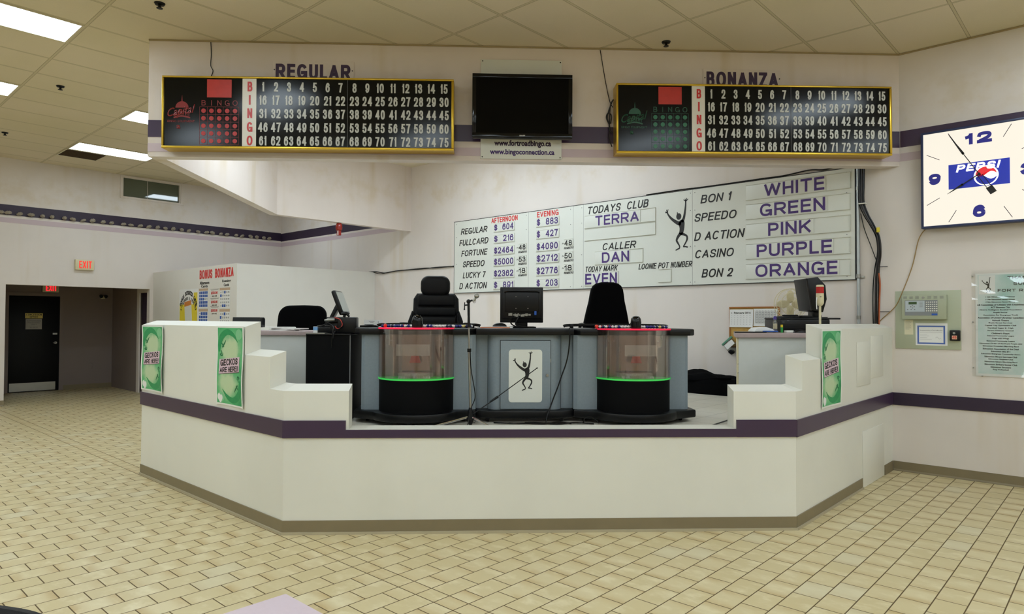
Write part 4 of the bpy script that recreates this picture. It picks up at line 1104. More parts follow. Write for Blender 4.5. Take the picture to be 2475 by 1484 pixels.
def demo_card(x0, x1, z0, z1, filled, label, seed):
    t = T('bingo_card_board', label, 'bingo card', PT, (x0 + x1) / 2, 0, z0, 'large bingo cards on the partition')
    t.part('card', MB().box(x0, x1, -0.004, -0.0005, z0, z1), 'paper', smooth=False)
    W, Hh = x1 - x0, z1 - z0
    t.part('heading', MB().box(x0, x1, -0.0048, -0.004, z1 - Hh * 0.12, z1), 'cardtan', smooth=False)
    rnd = random.Random(seed); b = MB(); k = MB()
    for i in range(5):
        for j in range(5):
            cx = x0 + W * (0.12 + 0.19 * i); cz = z1 - Hh * (0.22 + 0.165 * j)
            if (filled and rnd.random() < 0.86) or (not filled and (i, j) in ((2, 0), (0, 1), (1, 4), (2, 4))):
                b.box(cx - W * 0.075, cx + W * 0.075, -0.005, -0.004, cz - Hh * 0.065, cz + Hh * 0.065)
            else: k.text(str(rnd.randint(15 * i + 1, 15 * i + 15)), cx - W * 0.06, cx + W * 0.06, cz - Hh * 0.04, cz + Hh * 0.04, -0.004, 0.0008)
    t.part('marked_squares', b, 'blueink', smooth=False)
    t.part('numbers', k, 'greyink', smooth=False)
demo_card(-12.10, -11.735, 1.70, 2.04, True, 'blue marked bingo card under Afternoon Cards', 1)
demo_card(-12.10, -11.735, 1.32, 1.682, True, 'blue marked bingo card at the foot of the afternoon column, cut by the booth wall', 2)
demo_card(-11.28, -10.90, 1.69, 2.03, False, 'mostly unmarked bingo card under Evening Cards', 3)
demo_card(-11.28, -10.90, 1.31, 1.675, False, 'bingo card at the foot of the evening column, cut by the booth wall', 4)
t = T('wall_lettering', 'small red and black prize lines between the bingo cards', 'lettering', PT, -11.48, 0, 1.55)
mr, mk = MB(), MB()
for i, z in enumerate((1.955, 1.80, 1.655)):
    mr.text(('$50.00', '$100.00', '$200.00')[i], -11.62, -11.37, z - 0.028, z + 0.022, -0.0005, 0.0015, 0.03)
    mk.box(-11.65, -11.31, -0.0015, -0.0005, z + 0.062, z + 0.066); mk.box(-11.62, -11.34, -0.0015, -0.0005, z + 0.046, z + 0.050)
    mk.text('(each card)', -11.58, -11.40, z - 0.072, z - 0.040, -0.0005, 0.0012, 0.01)
t.part('prize_lettering', mr, 'redink', 'red prize amounts', smooth=False); t.part('small_lettering', mk, 'ink', 'black small print', smooth=False)
t = T('poster', 'yellow Bonus Bonanza game poster on the partition, left of the bingo cards', 'poster', PT, -12.55, 0, 1.35)
t.part('sheet', MB().box(-12.954, -12.141, -0.003, -0.0005, 1.35, 2.046), 'paper', smooth=False)
M['yellow'] = mat('yellow_print', (226, 206, 60), 0.5, var=0.05)
t.part('yellow_ground', MB().box(-12.93, -12.165, -0.0038, -0.003, 1.365, 1.77).box(-12.32, -12.165, -0.0038, -0.003, 1.77, 1.98), 'yellow', smooth=False)
rt = Matrix.Rotation(-0.12, 3, 'Y')
t.part('card_drawing', MB().box(-12.70, -12.40, -0.0045, -0.0038, 1.45, 1.78, rot=rt), 'signwhite', smooth=False)
t.part('card_heading', MB().box(-12.70, -12.40, -0.0052, -0.0045, 1.745, 1.83, rot=rt, piv=(-12.55, 0, 1.615)), mat('orange_print', (206, 128, 60), 0.5, var=0), smooth=False)
m = MB()
for wd, z0, h, r, sp in (('Bonus Bonanza Game', 1.58, 0.075, 0.40, 0.115), ('Afternoon & Evening', 1.50, 0.055, 0.38, 0.10)):
    n = len(wd)
    for i, c in enumerate(wd):
        if c == ' ': continue
        a = math.radians(152 - 124 * i / (n - 1))
        q = MB().text(c, -0.1, 0.1, -h / 2, h / 2, 0, 0.0008, 0.03, 0, False, 0.8, 'C')
        rr = Matrix.Rotation(a - PI / 2, 3, 'Y')
        for v in q.bm.verts:
            v.co = Matrix.Rotation(-(a - PI / 2), 3, 'Y') @ v.co
            v.co += Vector((-12.55 + r * 0.95 * math.cos(a), -0.0038, z0 + r * math.sin(a)))
        m.add(q.bm)
t.part('lettering', m, 'ink', smooth=False)
# ================================================================== LEFT WALL, CEILING FITTINGS, SIDE HALL
# window
wn = MB()
for a in ((4.443, 4.485, 3.82, 4.262), (5.56, 5.625, 3.82, 4.262), (4.485, 5.56, 3.82, 3.852), (4.485, 5.56, 4.245, 4.262)): wn.box(a[0], a[1], -0.012, 0.0, a[2], a[3])
for a in ((4.485, 4.5, 3.852, 4.245), (5.535, 5.56, 3.852, 4.245), (4.5, 5.535, 3.852, 3.862), (4.5, 5.535, 4.22, 4.245)): wn.box(a[0], a[1], 0.0, 0.12, a[2], a[3])
wroot = struct('window_1', WA, wn, 'wall')
M['tintglass'] = mat('tinted_window_glass', (86, 94, 80), 0.04, spec=0.8, var=0.12, scale=1.5)
o = MB().box(4.50, 5.535, 0.045, 0.055, 3.862, 4.22).build('pane', 'tintglass', wroot, smooth=False)
o = MB().box(4.94, 4.946, 0.042, 0.046, 3.862, 4.22).build('mullion', 'wall', wroot, smooth=False)
# exit signs
M['exitred'] = mat('exit_red', (236, 60, 50), 0.4, var=0, emit=(255, 52, 40), estr=0.55)
M['exitglow'] = mat('exit_red_lit', (240, 40, 50), 0.4, var=0, emit=(255, 26, 44), estr=1.6)
def exit_sign(fr, x0, x1, z0, z1, label, m):
    t = T('exit_sign', label, 'exit sign', fr, (x0 + x1) / 2, 0, z0, 'red EXIT signs')
    t.part('housing', MB().box(x0, x1, -0.06, -0.0005, z0, z1, 0.012), 'cream')
    w, h = x1 - x0, z1 - z0
    t.part('lettering', MB().text('EXIT', x0 + w * 0.2, x1 - w * 0.12, z0 + h * 0.17, z1 - h * 0.13, -0.06, 0.002, 0.03), m, smooth=False)
exit_sign(WA, 3.703, 4.010, 2.397, 2.588, 'white EXIT sign on the wall above the dark hall opening', 'exitred')
exit_sign(HW, 3.74, 4.03, 2.045, 2.215, 'glowing red EXIT sign inside the dark hall, above the black door', 'exitglow')
# row of small clear bulbs on the band
M['bulb'] = mat('pale_bulb_shade', (150, 140, 124), 0.3, var=0.25, scale=40)
M['bulbcap'] = mat('bulb_cap', (168, 156, 132), 0.35, 0.2, var=0)
BLY = [2.594, 2.695, 2.862, 3.021, 3.189, 3.329, 3.526, 3.649, 3.831, 3.982, 4.154, 4.294, 4.5, 4.624, 4.801, 4.959, 5.124, 5.248, 5.419, 5.559, 5.723, 5.89, 6.08, 6.183, 6.378, 6.511, 6.712, 6.849, 7.014, 7.156, 7.326, 7.471]
rnd = random.Random(3)
first = None
for i, yy in enumerate(BLY):
    if first is None:
        b = T('string_light', 'small clear lamp in the row along the dark purple band of the left wall', 'string light', WA, yy, -0.003, 3.285, 'clear lamps along the purple band')
        m = MB().ball((yy, -0.04, 3.318), 0.042, (1.15, 0.8, 0.7), 10)
        for v in m.bm.verts: v.co += Vector((rnd.uniform(-.007, .007), 0, rnd.uniform(-.007, .007)))
        b.part('shade', m, 'bulb', smooth=False)
        b.part('cap', MB().cyl((yy, -0.003, 3.318), (yy, -0.03, 3.318), 0.014, 0.01, 10).ball((yy + 0.005, -0.045, 3.312), 0.009, seg=8), 'bulbcap')
        first = b.o
        continue
    c = copy_tree(first, WA.w(yy, -0.003, 3.285 - 0.004 * (i / 31)), WA.a)
    c.scale = (rnd.uniform(0.8, 1.2), 1, rnd.uniform(0.85, 1.25)); c.rotation_euler = (0, rnd.uniform(-0.5, 0.5), WA.a)
# red lamp hanging under the header return
t = T('signal_lamp', 'red signal lamp hanging under the side of the header, before the purple band', 'lamp', W0, -9.655, 6.30, 2.90)
M['redlens'] = mat('red_lens', (150, 30, 18), 0.2, spec=0.6, var=0.1)
t.part('dome', MB().lathe([(0.0, 0.215), (0.035, 0.215), (0.05, 0.19), (0.055, 0.15), (0.052, 0.105), (0.035, 0.09), (0.0, 0.09)], (-9.655, 6.30, 2.892), 20), 'redlens')
t.part('body', MB().box(-9.685, -9.625, 6.272, 6.328, 2.90, 2.99, 0.008), 'redlens')
t.part('label', MB().box(-9.653, -9.63, 6.268, 6.2725, 2.905, 2.975), 'paper', smooth=False)
# ceiling vent and sprinklers
M['ventbrown'] = mat('brown_filter', (74, 56, 30), 0.9, var=0.25, scale=30)
t = T('air_grille', 'brown return air grille in the ceiling beside a bright lamp', 'vent', W0, -13.0, 3.47, H - 0.012)
t.part('filter', MB().box(-13.285, -12.725, 3.185, 3.75, H - 0.006, H - 0.001), 'ventbrown', smooth=False)
m = MB()
for a in ((-13.305, -12.705, 3.165, 3.185), (-13.305, -12.705, 3.75, 3.77), (-13.305, -13.285, 3.185, 3.75), (-12.725, -12.705, 3.185, 3.75)): m.box(*a, H - 0.012, H - 0.0005)
t.part('frame', m, 'lampframe', smooth=False)
m = MB()
for i in range(12): m.box(-13.28 + i * 0.047, -13.276 + i * 0.047, 3.187, 3.748, H - 0.010, H - 0.006)
t.part('louvres', m, 'ventbrown', smooth=False)
def sprinkler(x, y, label):
    t = T('sprinkler', label, 'sprinkler', W0, x, y, H - 0.055, 'ceiling sprinklers')
    t.part('escutcheon', MB().lathe([(0.0, 0.0), (0.045, 0.0), (0.038, -0.014), (0.018, -0.018), (0, -0.018)], (x, y, H - 0.0005), 20), 'black')
    t.part('head', MB().cyl((x, y, H - 0.018), (x, y, H - 0.04), 0.012).lathe([(0, -0.04), (0.026, -0.042), (0.026, -0.046), (0, -0.05)], (x, y, H), 14), 'black')
sprinkler(-6.233, 2.233, 'dark sprinkler head in the ceiling above the left end of the header')
sprinkler(-9.352, 2.256, 'dark sprinkler head in the ceiling, middle one of the three on the left')
sprinkler(-12.322, 2.279, 'dark sprinkler head in the ceiling near the left edge of the photo')
sprinkler(-3.354, 5.903, 'dark sprinkler head in the ceiling above the BONANZA sign')
# side hall: black door, its signs, doorway at the right
dr = MB().box(3.11, 3.185, -0.03, 0.0, 0, 2.03).box(4.06, 4.135, -0.03, 0.0, 0, 2.03).box(3.185, 4.06, -0.03, 0.0, 1.965, 2.03)
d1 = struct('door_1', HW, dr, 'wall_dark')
M['doorblack'] = mat('black_door_paint', (8, 8, 10), 0.45, spec=0.2, var=0.06)
MB().box(3.19, 4.055, -0.02, -0.002, 0.008, 1.96, 0.002).build('door_leaf', 'doorblack', d1)
MB().box(3.21, 4.0, -0.0225, -0.0205, 0.02, 0.19).build('kick_plate', 'steel', d1, smooth=False)
MB().cyl((3.988, -0.02, 0.997), (3.988, -0.05, 0.997), 0.025).cyl((3.988, -0.05, 0.997), (3.94, -0.06, 0.997), 0.01).build('door_handle', 'steel', d1)
MB().box(3.94, 4.02, -0.024, -0.0205, 1.165, 1.2).build('lock_plate', 'steel', d1, smooth=False)
t = T('door_sign', 'yellow CONCESSION OFFICE sign on the black door', 'sign', HW, 3.607, -0.0205, 1.504)
t.part('plate', MB().box(3.457, 3.758, -0.0235, -0.0205, 1.504, 1.609), mat('yellow_plate', (224, 204, 110), 0.5, var=0.02), smooth=False)
t.part('lettering', MB().text('CONCESSION', 3.475, 3.742, 1.56, 1.598, -0.0235, 0.001, 0.03).text('OFFICE', 3.535, 3.675, 1.512, 1.55, -0.0235, 0.001, 0.03), 'ink', smooth=False)
t = T('door_sign', 'grey notice below the yellow sign on the black door', 'sign', HW, 3.607, -0.0205, 1.278)
t.part('plate', MB().box(3.467, 3.746, -0.0235, -0.0205, 1.278, 1.494), mat('grey_plate', (172, 168, 160), 0.5, var=0.04), smooth=False)
t.part('lettering', MB().text('AUTHORIZED', 3.49, 3.725, 1.435, 1.465, -0.0235, 0.001, 0.05).text('PERSONNEL', 3.50, 3.715, 1.40, 1.425, -0.0235, 0.001, 0.05).text('ONLY', 3.56, 3.66, 1.368, 1.39, -0.0235, 0.001, 0.04).text('NO ENTRY', 3.54, 3.68, 1.305, 1.33, -0.0235, 0.001, 0.02), 'greyink', smooth=False)
t = T('emergency_light', 'small dark emergency light high on the end wall of the dark hall', 'lamp', HW, 4.86, 0, 1.93)
t.part('bracket', MB().box(4.82, 4.90, -0.05, -0.0005, 1.93, 2.0, 0.006), 'cream')
for x in (4.81, 4.90): t.part('lamp_head', MB().cyl((x, -0.05, 2.0), (x, -0.10, 1.985), 0.03, 0.036, 14), 'black')
single('outlet', 'small wall outlet low on the end wall of the dark hall', 'outlet', HW, 4.66, 0, 0.42, MB().box(4.625, 4.695, -0.006, -0.0005, 0.42, 0.535, 0.002), 'wall_dark')
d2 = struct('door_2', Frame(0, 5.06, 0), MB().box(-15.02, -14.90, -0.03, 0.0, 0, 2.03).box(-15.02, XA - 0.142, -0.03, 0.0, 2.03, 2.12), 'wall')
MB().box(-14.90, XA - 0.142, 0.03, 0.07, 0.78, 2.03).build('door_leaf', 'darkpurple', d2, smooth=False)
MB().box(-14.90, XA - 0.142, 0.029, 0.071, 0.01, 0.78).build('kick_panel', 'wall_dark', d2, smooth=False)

# ================================================================== THE STAGE  (FF frame: x along the front wall, y back from it)
def rrect(x0, x1, z0, z1, r, n=5):
    pts = []
    for cx, cz, a in ((x1 - r, z1 - r, 0), (x0 + r, z1 - r, 90), (x0 + r, z0 + r, 180), (x1 - r, z0 + r, 270)):
        for i in range(n + 1):
            q = math.radians(a + 90 * i / n); pts.append((cx + r * math.cos(q), cz + r * math.sin(q)))
    return pts
def arc(cx, cy, r, a0, a1, n):
    return [(cx + r * math.cos(math.radians(a0 + (a1 - a0) * i / n)), cy + r * math.sin(math.radians(a0 + (a1 - a0) * i / n))) for i in range(n + 1)]
M['blower'] = clear_mat('smoky_acrylic', (0.93, 0.905, 0.89, 1), (1, 1, 1, 1), 0.05, 0.55)
M['plate'] = clear_mat('plate_acrylic', (0.97, 0.97, 0.96, 1), (1, 1, 1, 1), 0.06, 0.5, 0.09)
M['rimred'] = mat('fluorescent_red_acrylic', (255, 36, 84), 0.25, var=0, emit=(255, 20, 70), estr=0.3)  # weak emission put in to imitate the bright edge of the lid
M['rimgreen'] = mat('fluorescent_green_acrylic', (70, 214, 96), 0.25, var=0, emit=(60, 230, 90), estr=0.15)  # same imitated edge glow, weaker, for the ring
M['smoke'] = mat('smoky_back_panel', (170, 156, 148), 0.18, 0.85, var=0.22, scale=14)
M['redclear'] = mat('red_bracket', (196, 52, 48), 0.35, var=0.05)
M['silver'] = mat('silver_grille', (226, 226, 226), 0.4, 0.0, var=0.3, scale=60)
M['laminate'] = mat('mauve_grey_counter_edge', (170, 152, 150), 0.5, var=0.08, scale=20)
M['deskwhite'] = mat('white_desk_laminate', (206, 208, 204), 0.5, var=0.03)

def flat(mb, z):
    for v in mb.bm.verts: v.co.z = max(v.co.z, z)
    return mb
def caster(t, x, y):
    m = MB().cyl((x - 0.012, y, ZS + 0.0165), (x + 0.012, y, ZS + 0.0165), 0.016, seg=14)
    m.box(x - 0.016, x + 0.016, y - 0.014, y + 0.014, ZS + 0.024, ZS + 0.036)
    t.part('caster', m, 'black')

def blower_console(x0, x1, cx, gx0, gx1, label, left):
    t = T('blower_console', label, 'bingo console', FF, cx, 0.95, ZS, 'bingo ball blower consoles')
    cy, R = 0.75, 0.308
    kick = [(x0, 0.70)] + arc(cx, cy, R + 0.06, 180 + 24, 360 - 24, 20) + [(x1, 0.70), (x1, 1.40), (x0, 1.40)]
    t.part('kick_base', MB().prism(kick, ZS + 0.036, 0.782, 'xy', 0.012), 'black')
    for a, b in ((x0 + 0.10, 0.80), (x1 - 0.10, 0.80), (x0 + 0.10, 1.3), (x1 - 0.10, 1.3), (cx - 0.03, cy - R + 0.03)): caster(t, a, b)
    m = MB().prism([(gx0, 0.74), (gx0 + 0.03, 0.715), (gx1 - 0.03, 0.715), (gx1, 0.74), (gx1, 1.36), (gx0, 1.36)], 0.782, 1.393, 'xy')
    t.part('body', m, 'grey')
    top = [(x0, 0.74), (x0 + 0.05, 0.68), (x1 - 0.05, 0.68), (x1, 0.74), (x1, 1.40), (x0, 1.40)]
    t.part('counter', MB().prism(top, 1.393, 1.448, 'xy', 0.01), 'black')
    t.part('drum', MB().lathe([(0, 0.782), (R - 0.004, 0.782), (R - 0.004, 1.038), (0, 1.038)], (cx, cy, 0), 48, PI, 2 * PI), 'blackmatte')
    t.part('green_ring', MB().lathe([(0, 1.038), (R + 0.004, 1.038), (R + 0.004, 1.050), (0, 1.050)], (cx, cy, 0), 48, PI, 2 * PI), 'rimgreen', 'glowing green acrylic ring')
    sh = t.part('acrylic_bowl', MB().lathe([(R - 0.004, 1.051), (R, 1.051), (R, 1.438), (R - 0.004, 1.438), (R - 0.004, 1.051)], (cx, cy, 0), 48, PI, 2 * PI), 'blower', 'clear smoky acrylic front')
    t.part('inner_tube', MB().lathe([(0.176, 1.051), (0.18, 1.051), (0.18, 1.43), (0.176, 1.43), (0.176, 1.051)], (cx, cy - 0.06, 0), 32, PI, 2 * PI), 'blower')
    t.part('back_panel', MB().box(cx - R + 0.008, cx + R - 0.008, 0.706, 0.714, 1.052, 1.436), 'smoke', smooth=False)
    m = MB()
    for i in range(22):
        for j in range(3):
            m.cyl((cx - 0.12 + 0.0115 * i, 0.53 + 0.03 * j, 1.051), (cx - 0.12 + 0.0115 * i, 0.53 + 0.03 * j, 1.068), 0.0045, seg=6)
    m.box(cx - 0.14, cx + 0.14, 0.62, 0.70, 1.055, 1.085)
    t.part('fan_grille', m, 'silver')
    t.part('inner_shelf', MB().box(cx - 0.15, cx + 0.15, 0.69, 0.705, 1.09, 1.10), 'ink', smooth=False)
    t.part('red_bracket', MB().prism([(cx - 0.045, 1.17), (cx + 0.045, 1.17), (cx + 0.03, 1.225), (cx - 0.03, 1.225)], 0.60, 0.615).cyl((cx, 0.60, 1.195), (cx, 0.59, 1.195), 0.016), 'redclear')
    t.part('clear_plate', MB().box(cx - 0.13, cx + 0.13, cy - R - 0.006, cy - R - 0.003, 1.235, 1.323), 'plate', smooth=False)
    m = MB()
    for sx in (-1, 1):
        m.box(cx + sx * 0.235 - 0.008, cx + sx * 0.235 + 0.008, 0.695, 0.705, 1.36, 1.42, 0.003)
        m.cyl((cx + sx * 0.205, 0.705, 1.345), (cx + sx * 0.205, 0.695, 1.345), 0.008, seg=10)
    t.part('latch', m, 'steel')
    t.part('red_rim', MB().lathe([(0, 1.440), (R + 0.006, 1.440), (R + 0.006, 1.451), (0, 1.451)], (cx, cy, 0), 48, PI, 2 * PI), 'rimred', 'glowing red acrylic lid')
    # ball rack rail with end blocks, ball chute
    a, b = (cx - 0.36, cx + 0.52) if left else (cx - 0.55, cx + 0.36)
    t.part('rack_rail', MB().tube([(a, 0.98, 1.462), (a + 0.06, 0.98, 1.474), ((a + b) / 2, 0.98, 1.478), (b - 0.06, 0.98, 1.474), (b, 0.98, 1.462)], 0.013, 8).box(a + 0.05, a + 0.08, 0.93, 0.97, 1.448, 1.485, 0.004).box(b - 0.08, b - 0.05, 0.93, 0.97, 1.448, 1.485, 0.004), 'black')
    t.part('rack_tray', MB().box(cx - 0.33, cx + 0.50 if left else cx + 0.33, 0.775, 0.93, 1.4482, 1.4502), 'blackgloss', smooth=False)
    m = MB().lathe([(0.042, 0.0), (0.044, 0.05), (0.040, 0.08), (0.026, 0.098), (0.0, 0.104)], (cx + 0.01, 0.66, 1.452), 24)
    m.box(cx - 0.03, cx + 0.055, 0.65, 0.72, 1.452, 1.50, 0.01)
    t.part('ball_chute', m, 'blackgloss')
    return t
lc, rc = 0.865, 2.655
blower_console(0.36, 1.3505, lc, 0.415, 1.3505, 'left bingo blower console, behind the microphone stand', True)
blower_console(2.1595, 3.175, rc, 2.1595, 3.12, 'right bingo blower console, with a cable hanging at its left', False)
# balls in the racks
ballc = {'white': (222, 222, 220), 'blue': (38, 44, 120), 'navy': (24, 26, 70), 'red': (190, 40, 44), 'yellow': (214, 196, 120)}
for kx, v in ballc.items(): M['ball_' + kx] = mat('bingo_ball_' + kx, v, 0.25, var=0)
protos = {}
rb = random.Random(11)
def balls(xa, n, y0, side):
    for j in range(2):
        for i in range(n):
            kx = rb.choice(['white', 'white', 'blue', 'navy', 'white', 'blue', 'red' if i < 7 else 'white', 'yellow' if i > n - 5 else 'blue'])
            lab = '%s bingo ball in the rack of the %s blower console' % ({'navy': 'dark blue'}.get(kx, kx), side)
            p = FF.w(xa + 0.0268 * i + 0.0134 * j, y0 + 0.027 * j, 1.4505)
            if kx not in protos:
                protos[kx] = MB().ball((0, 0, 0.0126), 0.0126, seg=12).build('bingo_ball', 'ball_' + kx)
                tag(protos[kx], lab, 'bingo ball', 'bingo balls in the racks'); protos[kx].location = p
            else:
                c = protos[kx].copy(); COL.objects.link(c); c.location = p; c['label'] = lab
balls(lc - 0.29, 28, 0.80, 'left'); balls(rc - 0.29, 23, 0.80, 'right')
for cx, side in ((0.612, 'left'), (2.345, 'right')):
    single('ball', 'round red ball at the left end of the %s blower console' % side, 'ball', FF, cx, 0.70, 1.4515, MB().ball((cx, 0.70, 1.4515 + 0.0155), 0.0155), 'ball_red' if False else mat('orange_red_ball', (206, 54, 34), 0.35, var=0.05), 'red balls on the consoles')

# middle cabinet
t = T('cabinet', 'grey cabinet with a dancing figure on its door, between the blower consoles', 'cabinet', FF, 1.755, 0.95, ZS)
def middle(off):
    return [(1.352 - 0, 0.80 - off)] + [(1.44 - off * 0.2, 0.80 - off)] + arc(1.545, 0.795, 0.095 + off, 180, 270, 8) + arc(1.965, 0.795, 0.095 + off, 270, 360, 8) + [(2.07 + off * 0.2, 0.80 - off), (2.158, 0.80 - off), (2.158, 1.40), (1.352, 1.40)]
t.part('body', MB().prism(middle(0.0), 0.782, 1.393, 'xy'), 'grey')
t.part('counter', MB().prism([(1.352, 0.70), (1.45, 0.655), (2.06, 0.655), (2.158, 0.70), (2.158, 1.40), (1.352, 1.40)], 1.393, 1.448, 'xy', 0.01), 'black')
t.part('kick_base', MB().prism([(1.352, 0.72), (1.45, 0.655), (2.06, 0.655), (2.158, 0.72), (2.158, 1.40), (1.352, 1.40)], ZS + 0.036, 0.782, 'xy', 0.012), 'black')
for a, b in ((1.45, 0.74), (2.06, 0.74), (1.45, 1.3), (2.06, 1.3)): caster(t, a, b)
t.part('door_gap', MB().box(1.549, 1.966, 0.698, 0.7005, 0.786, 1.35), 'ink', smooth=False)
dq = MB().box(1.553, 1.962, 0.682, 0.698, 0.79, 1.346, 0.002)
door = t.part('door', dq, 'grey')
t.sub(door, 'panel', MB().prism(rrect(1.62, 1.894, 0.844, 1.275, 0.025), 0.678, 0.6825), 'signwhite', 'white rounded panel')
t.sub(door, 'figure_emblem', figure(MB(), 1.766, 1.096, 0.49, 0.6765, 0.678), 'ink', smooth=False)
t.sub(door, 'lock', MB().cyl((1.937, 0.682, 1.065), (1.937, 0.672, 1.065), 0.011), 'steel')
t.sub(door, 'hinge', MB().cyl((1.965, 0.684, 1.17), (1.965, 0.684, 1.20), 0.004, seg=8), 'steel')
t.part('seam', MB().box(1.448, 1.4505, 0.7935, 0.80, 0.782, 1.393).box(2.0605, 2.063, 0.7935, 0.80, 0.782, 1.393), 'ink', smooth=False)
single('cable', 'black cable looping down the front of the grey cabinet, right of its door', 'cable', FF, 2.11, 0.65, 1.40, MB().tube([(2.12, 0.67, 1.452), (2.115, 0.648, 1.44), (2.115, 0.646, 1.35), (2.105, 0.66, 1.24), (2.085, 0.665, 1.15), (2.055, 0.66, 1.07), (2.02, 0.655, 0.97), (1.985, 0.652, 0.88), (1.955, 0.645, 0.80), (1.93, 0.62, 0.74), (1.92, 0.60, 0.69)], 0.0055, 6), 'black')
m = MB()
for pts in ([(1.50, 0.62), (1.62, 0.55), (1.80, 0.60), (1.95, 0.56), (2.10, 0.60), (2.20, 0.55)], [(1.62, 0.60), (1.74, 0.53), (1.9, 0.55), (2.02, 0.61), (2.12, 0.56)], [(1.75, 0.62), (1.86, 0.57), (2.0, 0.53), (2.14, 0.57), (2.3, 0.55)]):
    m.tube([(a, b, ZS + 0.008 + 0.006 * (i % 2)) for i, (a, b) in enumerate(pts)], 0.006, 6)
m.tube([(2.22, 0.58, ZS + 0.01), (2.23, 0.57, ZS + 0.05), (2.28, 0.57, ZS + 0.06), (2.33, 0.57, ZS + 0.03), (2.34, 0.57, ZS + 0.01)], 0.005, 6)
single('cable', 'tangle of black cables on the stage floor before the grey cabinet', 'cable', FF, 1.9, 0.57, ZS, m, 'black')
m = MB().tube([(2.9, 0.45, ZS + 0.008), (3.05, 0.40, ZS + 0.008), (3.2, 0.42, ZS + 0.012), (3.32, 0.55, ZS + 0.012), (3.48, 0.75, ZS + 0.01)], 0.006, 6)
single('cable', 'black cable on the pale stage floor at the right end of the consoles', 'cable', FF, 3.1, 0.42, ZS, m, 'black')

# left black cabinet and what stands on it
t = T('cabinet', 'plain black cabinet at the left end of the bingo consoles', 'cabinet', FF, 0.15, 1.0, ZS)
t.part('body', MB().box(-0.04, 0.315, 0.76, 1.35, ZS, 1.385), 'blackmatte', smooth=False)
t.part('edge_strip', MB().box(0.315, 0.321, 0.757, 0.765, ZS, 1.385), 'greyink', smooth=False)
t.part('top', MB().box(-0.04, 0.325, 0.75, 1.36, 1.385, 1.397, 0.002), 'black')
m = MB().prism([(-0.045, 0.76), (0.112, 0.755), (0.112, 0.865), (-0.045, 0.865)], 1.397, 1.403, 'xy')
single('tray', 'flat silver tray on the black cabinet', 'tray', FF, 0.04, 0.81, 1.397, m, 'steel', None, False)
t = T('carton', 'small blue and white carton standing on the silver tray', 'carton', FF, 0.02, 0.82, 1.4035)
t.part('box', MB().box(0.005, 0.037, 0.81, 0.84, 1.4035, 1.455), 'paper', smooth=False)
t.part('print', MB().box(0.004, 0.038, 0.809, 0.841, 1.425, 1.452), mat('light_blue_print', (110, 160, 214), 0.5, var=0.1, scale=30), smooth=False)
t = T('touch_monitor', 'black tilted touch screen on a slanted stand, seen from its side', 'monitor', FF, 0.13, 1.10, 1.4485)
ry = Matrix.Rotation(-0.36, 3, 'Y')
pv = (0.175, 1.1, 1.66)
t.part('housing', MB().box(0.147, 0.185, 0.96, 1.26, 1.55, 1.772, 0.014, rot=ry, piv=pv), 'black')
t.part('screen', MB().box(0.184, 0.188, 0.975, 1.245, 1.575, 1.755, rot=ry, piv=pv), mat('pale_screen', (186, 194, 192), 0.25, var=0.03), smooth=False)
t.part('stand_arm', MB().prism([(0.045, 1.462), (0.075, 1.462), (0.165, 1.63), (0.135, 1.65)], 1.06, 1.16, 'xz', 0.006), 'black')
t.part('foot', MB().box(0.02, 0.30, 1.02, 1.22, 1.4485, 1.465, 0.004), 'black')
m = MB().box(-0.03, 0.33, 1.0, 1.34, 1.3975, 1.448, 0.004)
single('console_box', 'flat black equipment box under the tilted touch screen', 'equipment', FF, 0.15, 1.17, 1.3975, m, 'black')
t = T('card_printer', 'black printer with cables and a metal coil below the tilted touch screen', 'printer', FF, 0.27, 0.93, 1.3985)
t.part('case', MB().box(0.19, 0.345, 0.86, 0.985, 1.3985, 1.535, 0.01).box(0.10, 0.20, 0.87, 0.985, 1.49, 1.535, 0.006).box(0.12, 0.19, 0.90, 0.98, 1.3985, 1.49, 0.005), 'black')
m = MB()
for i in range(9): m.cyl((0.112 + 0.006 * i, 0.86, 1.51), (0.115 + 0.006 * i, 0.86, 1.51), 0.017, seg=14)
m.cyl((0.108, 0.86, 1.51), (0.17, 0.86, 1.51), 0.013, seg=14).cyl((0.085, 0.86, 1.507), (0.112, 0.86, 1.51), 0.006, 0.012, 12)
t.part('coil', m, 'steel')
t.part('cables', MB().tube([(0.10, 0.88, 1.50), (0.07, 0.93, 1.47), (0.02, 1.0, 1.46), (-0.02, 1.05, 1.455)], 0.005, 6).tube([(0.09, 0.84, 1.50), (0.175, 0.77, 1.46), (0.178, 0.742, 1.40), (0.17, 0.742, 1.28)], 0.004, 6).tube([(0.24, 0.85, 1.46), (0.20, 0.80, 1.42), (0.19, 0.745, 1.41), (0.185, 0.738, 1.36)], 0.005, 6), 'black')
t.part('red_wire', MB().tube([(0.17, 0.85, 1.53), (0.215, 0.845, 1.515), (0.235, 0.845, 1.475), (0.22, 0.845, 1.445), (0.19, 0.85, 1.44), (0.175, 0.85, 1.46)], 0.0035, 6), mat('red_wire', (190, 60, 50), 0.5, var=0), 'red wire loop')
m = MB().ball((0.245, 0.92, 1.565), 0.028, (1.3, 0.9, 0.6)).cyl((0.235, 0.92, 1.535), (0.24, 0.92, 1.56), 0.012).cyl((0.262, 0.90, 1.562), (0.282, 0.90, 1.537), 0.012, 0.008, 10)
t.part('microphone_head', m, 'black')
m = MB().tube([(0.40, 0.86, 1.458), (0.46, 0.84, 1.462), (0.52, 0.86, 1.458), (0.50, 0.92, 1.458), (0.42, 0.93, 1.462), (0.38, 0.88, 1.458)], 0.009, 6).box(0.40, 0.47, 0.94, 1.02, 1.449, 1.475, 0.006)
single('cable', 'coiled black cable lying on the left end of the counter', 'cable', FF, 0.44, 0.9, 1.449, m, 'black')
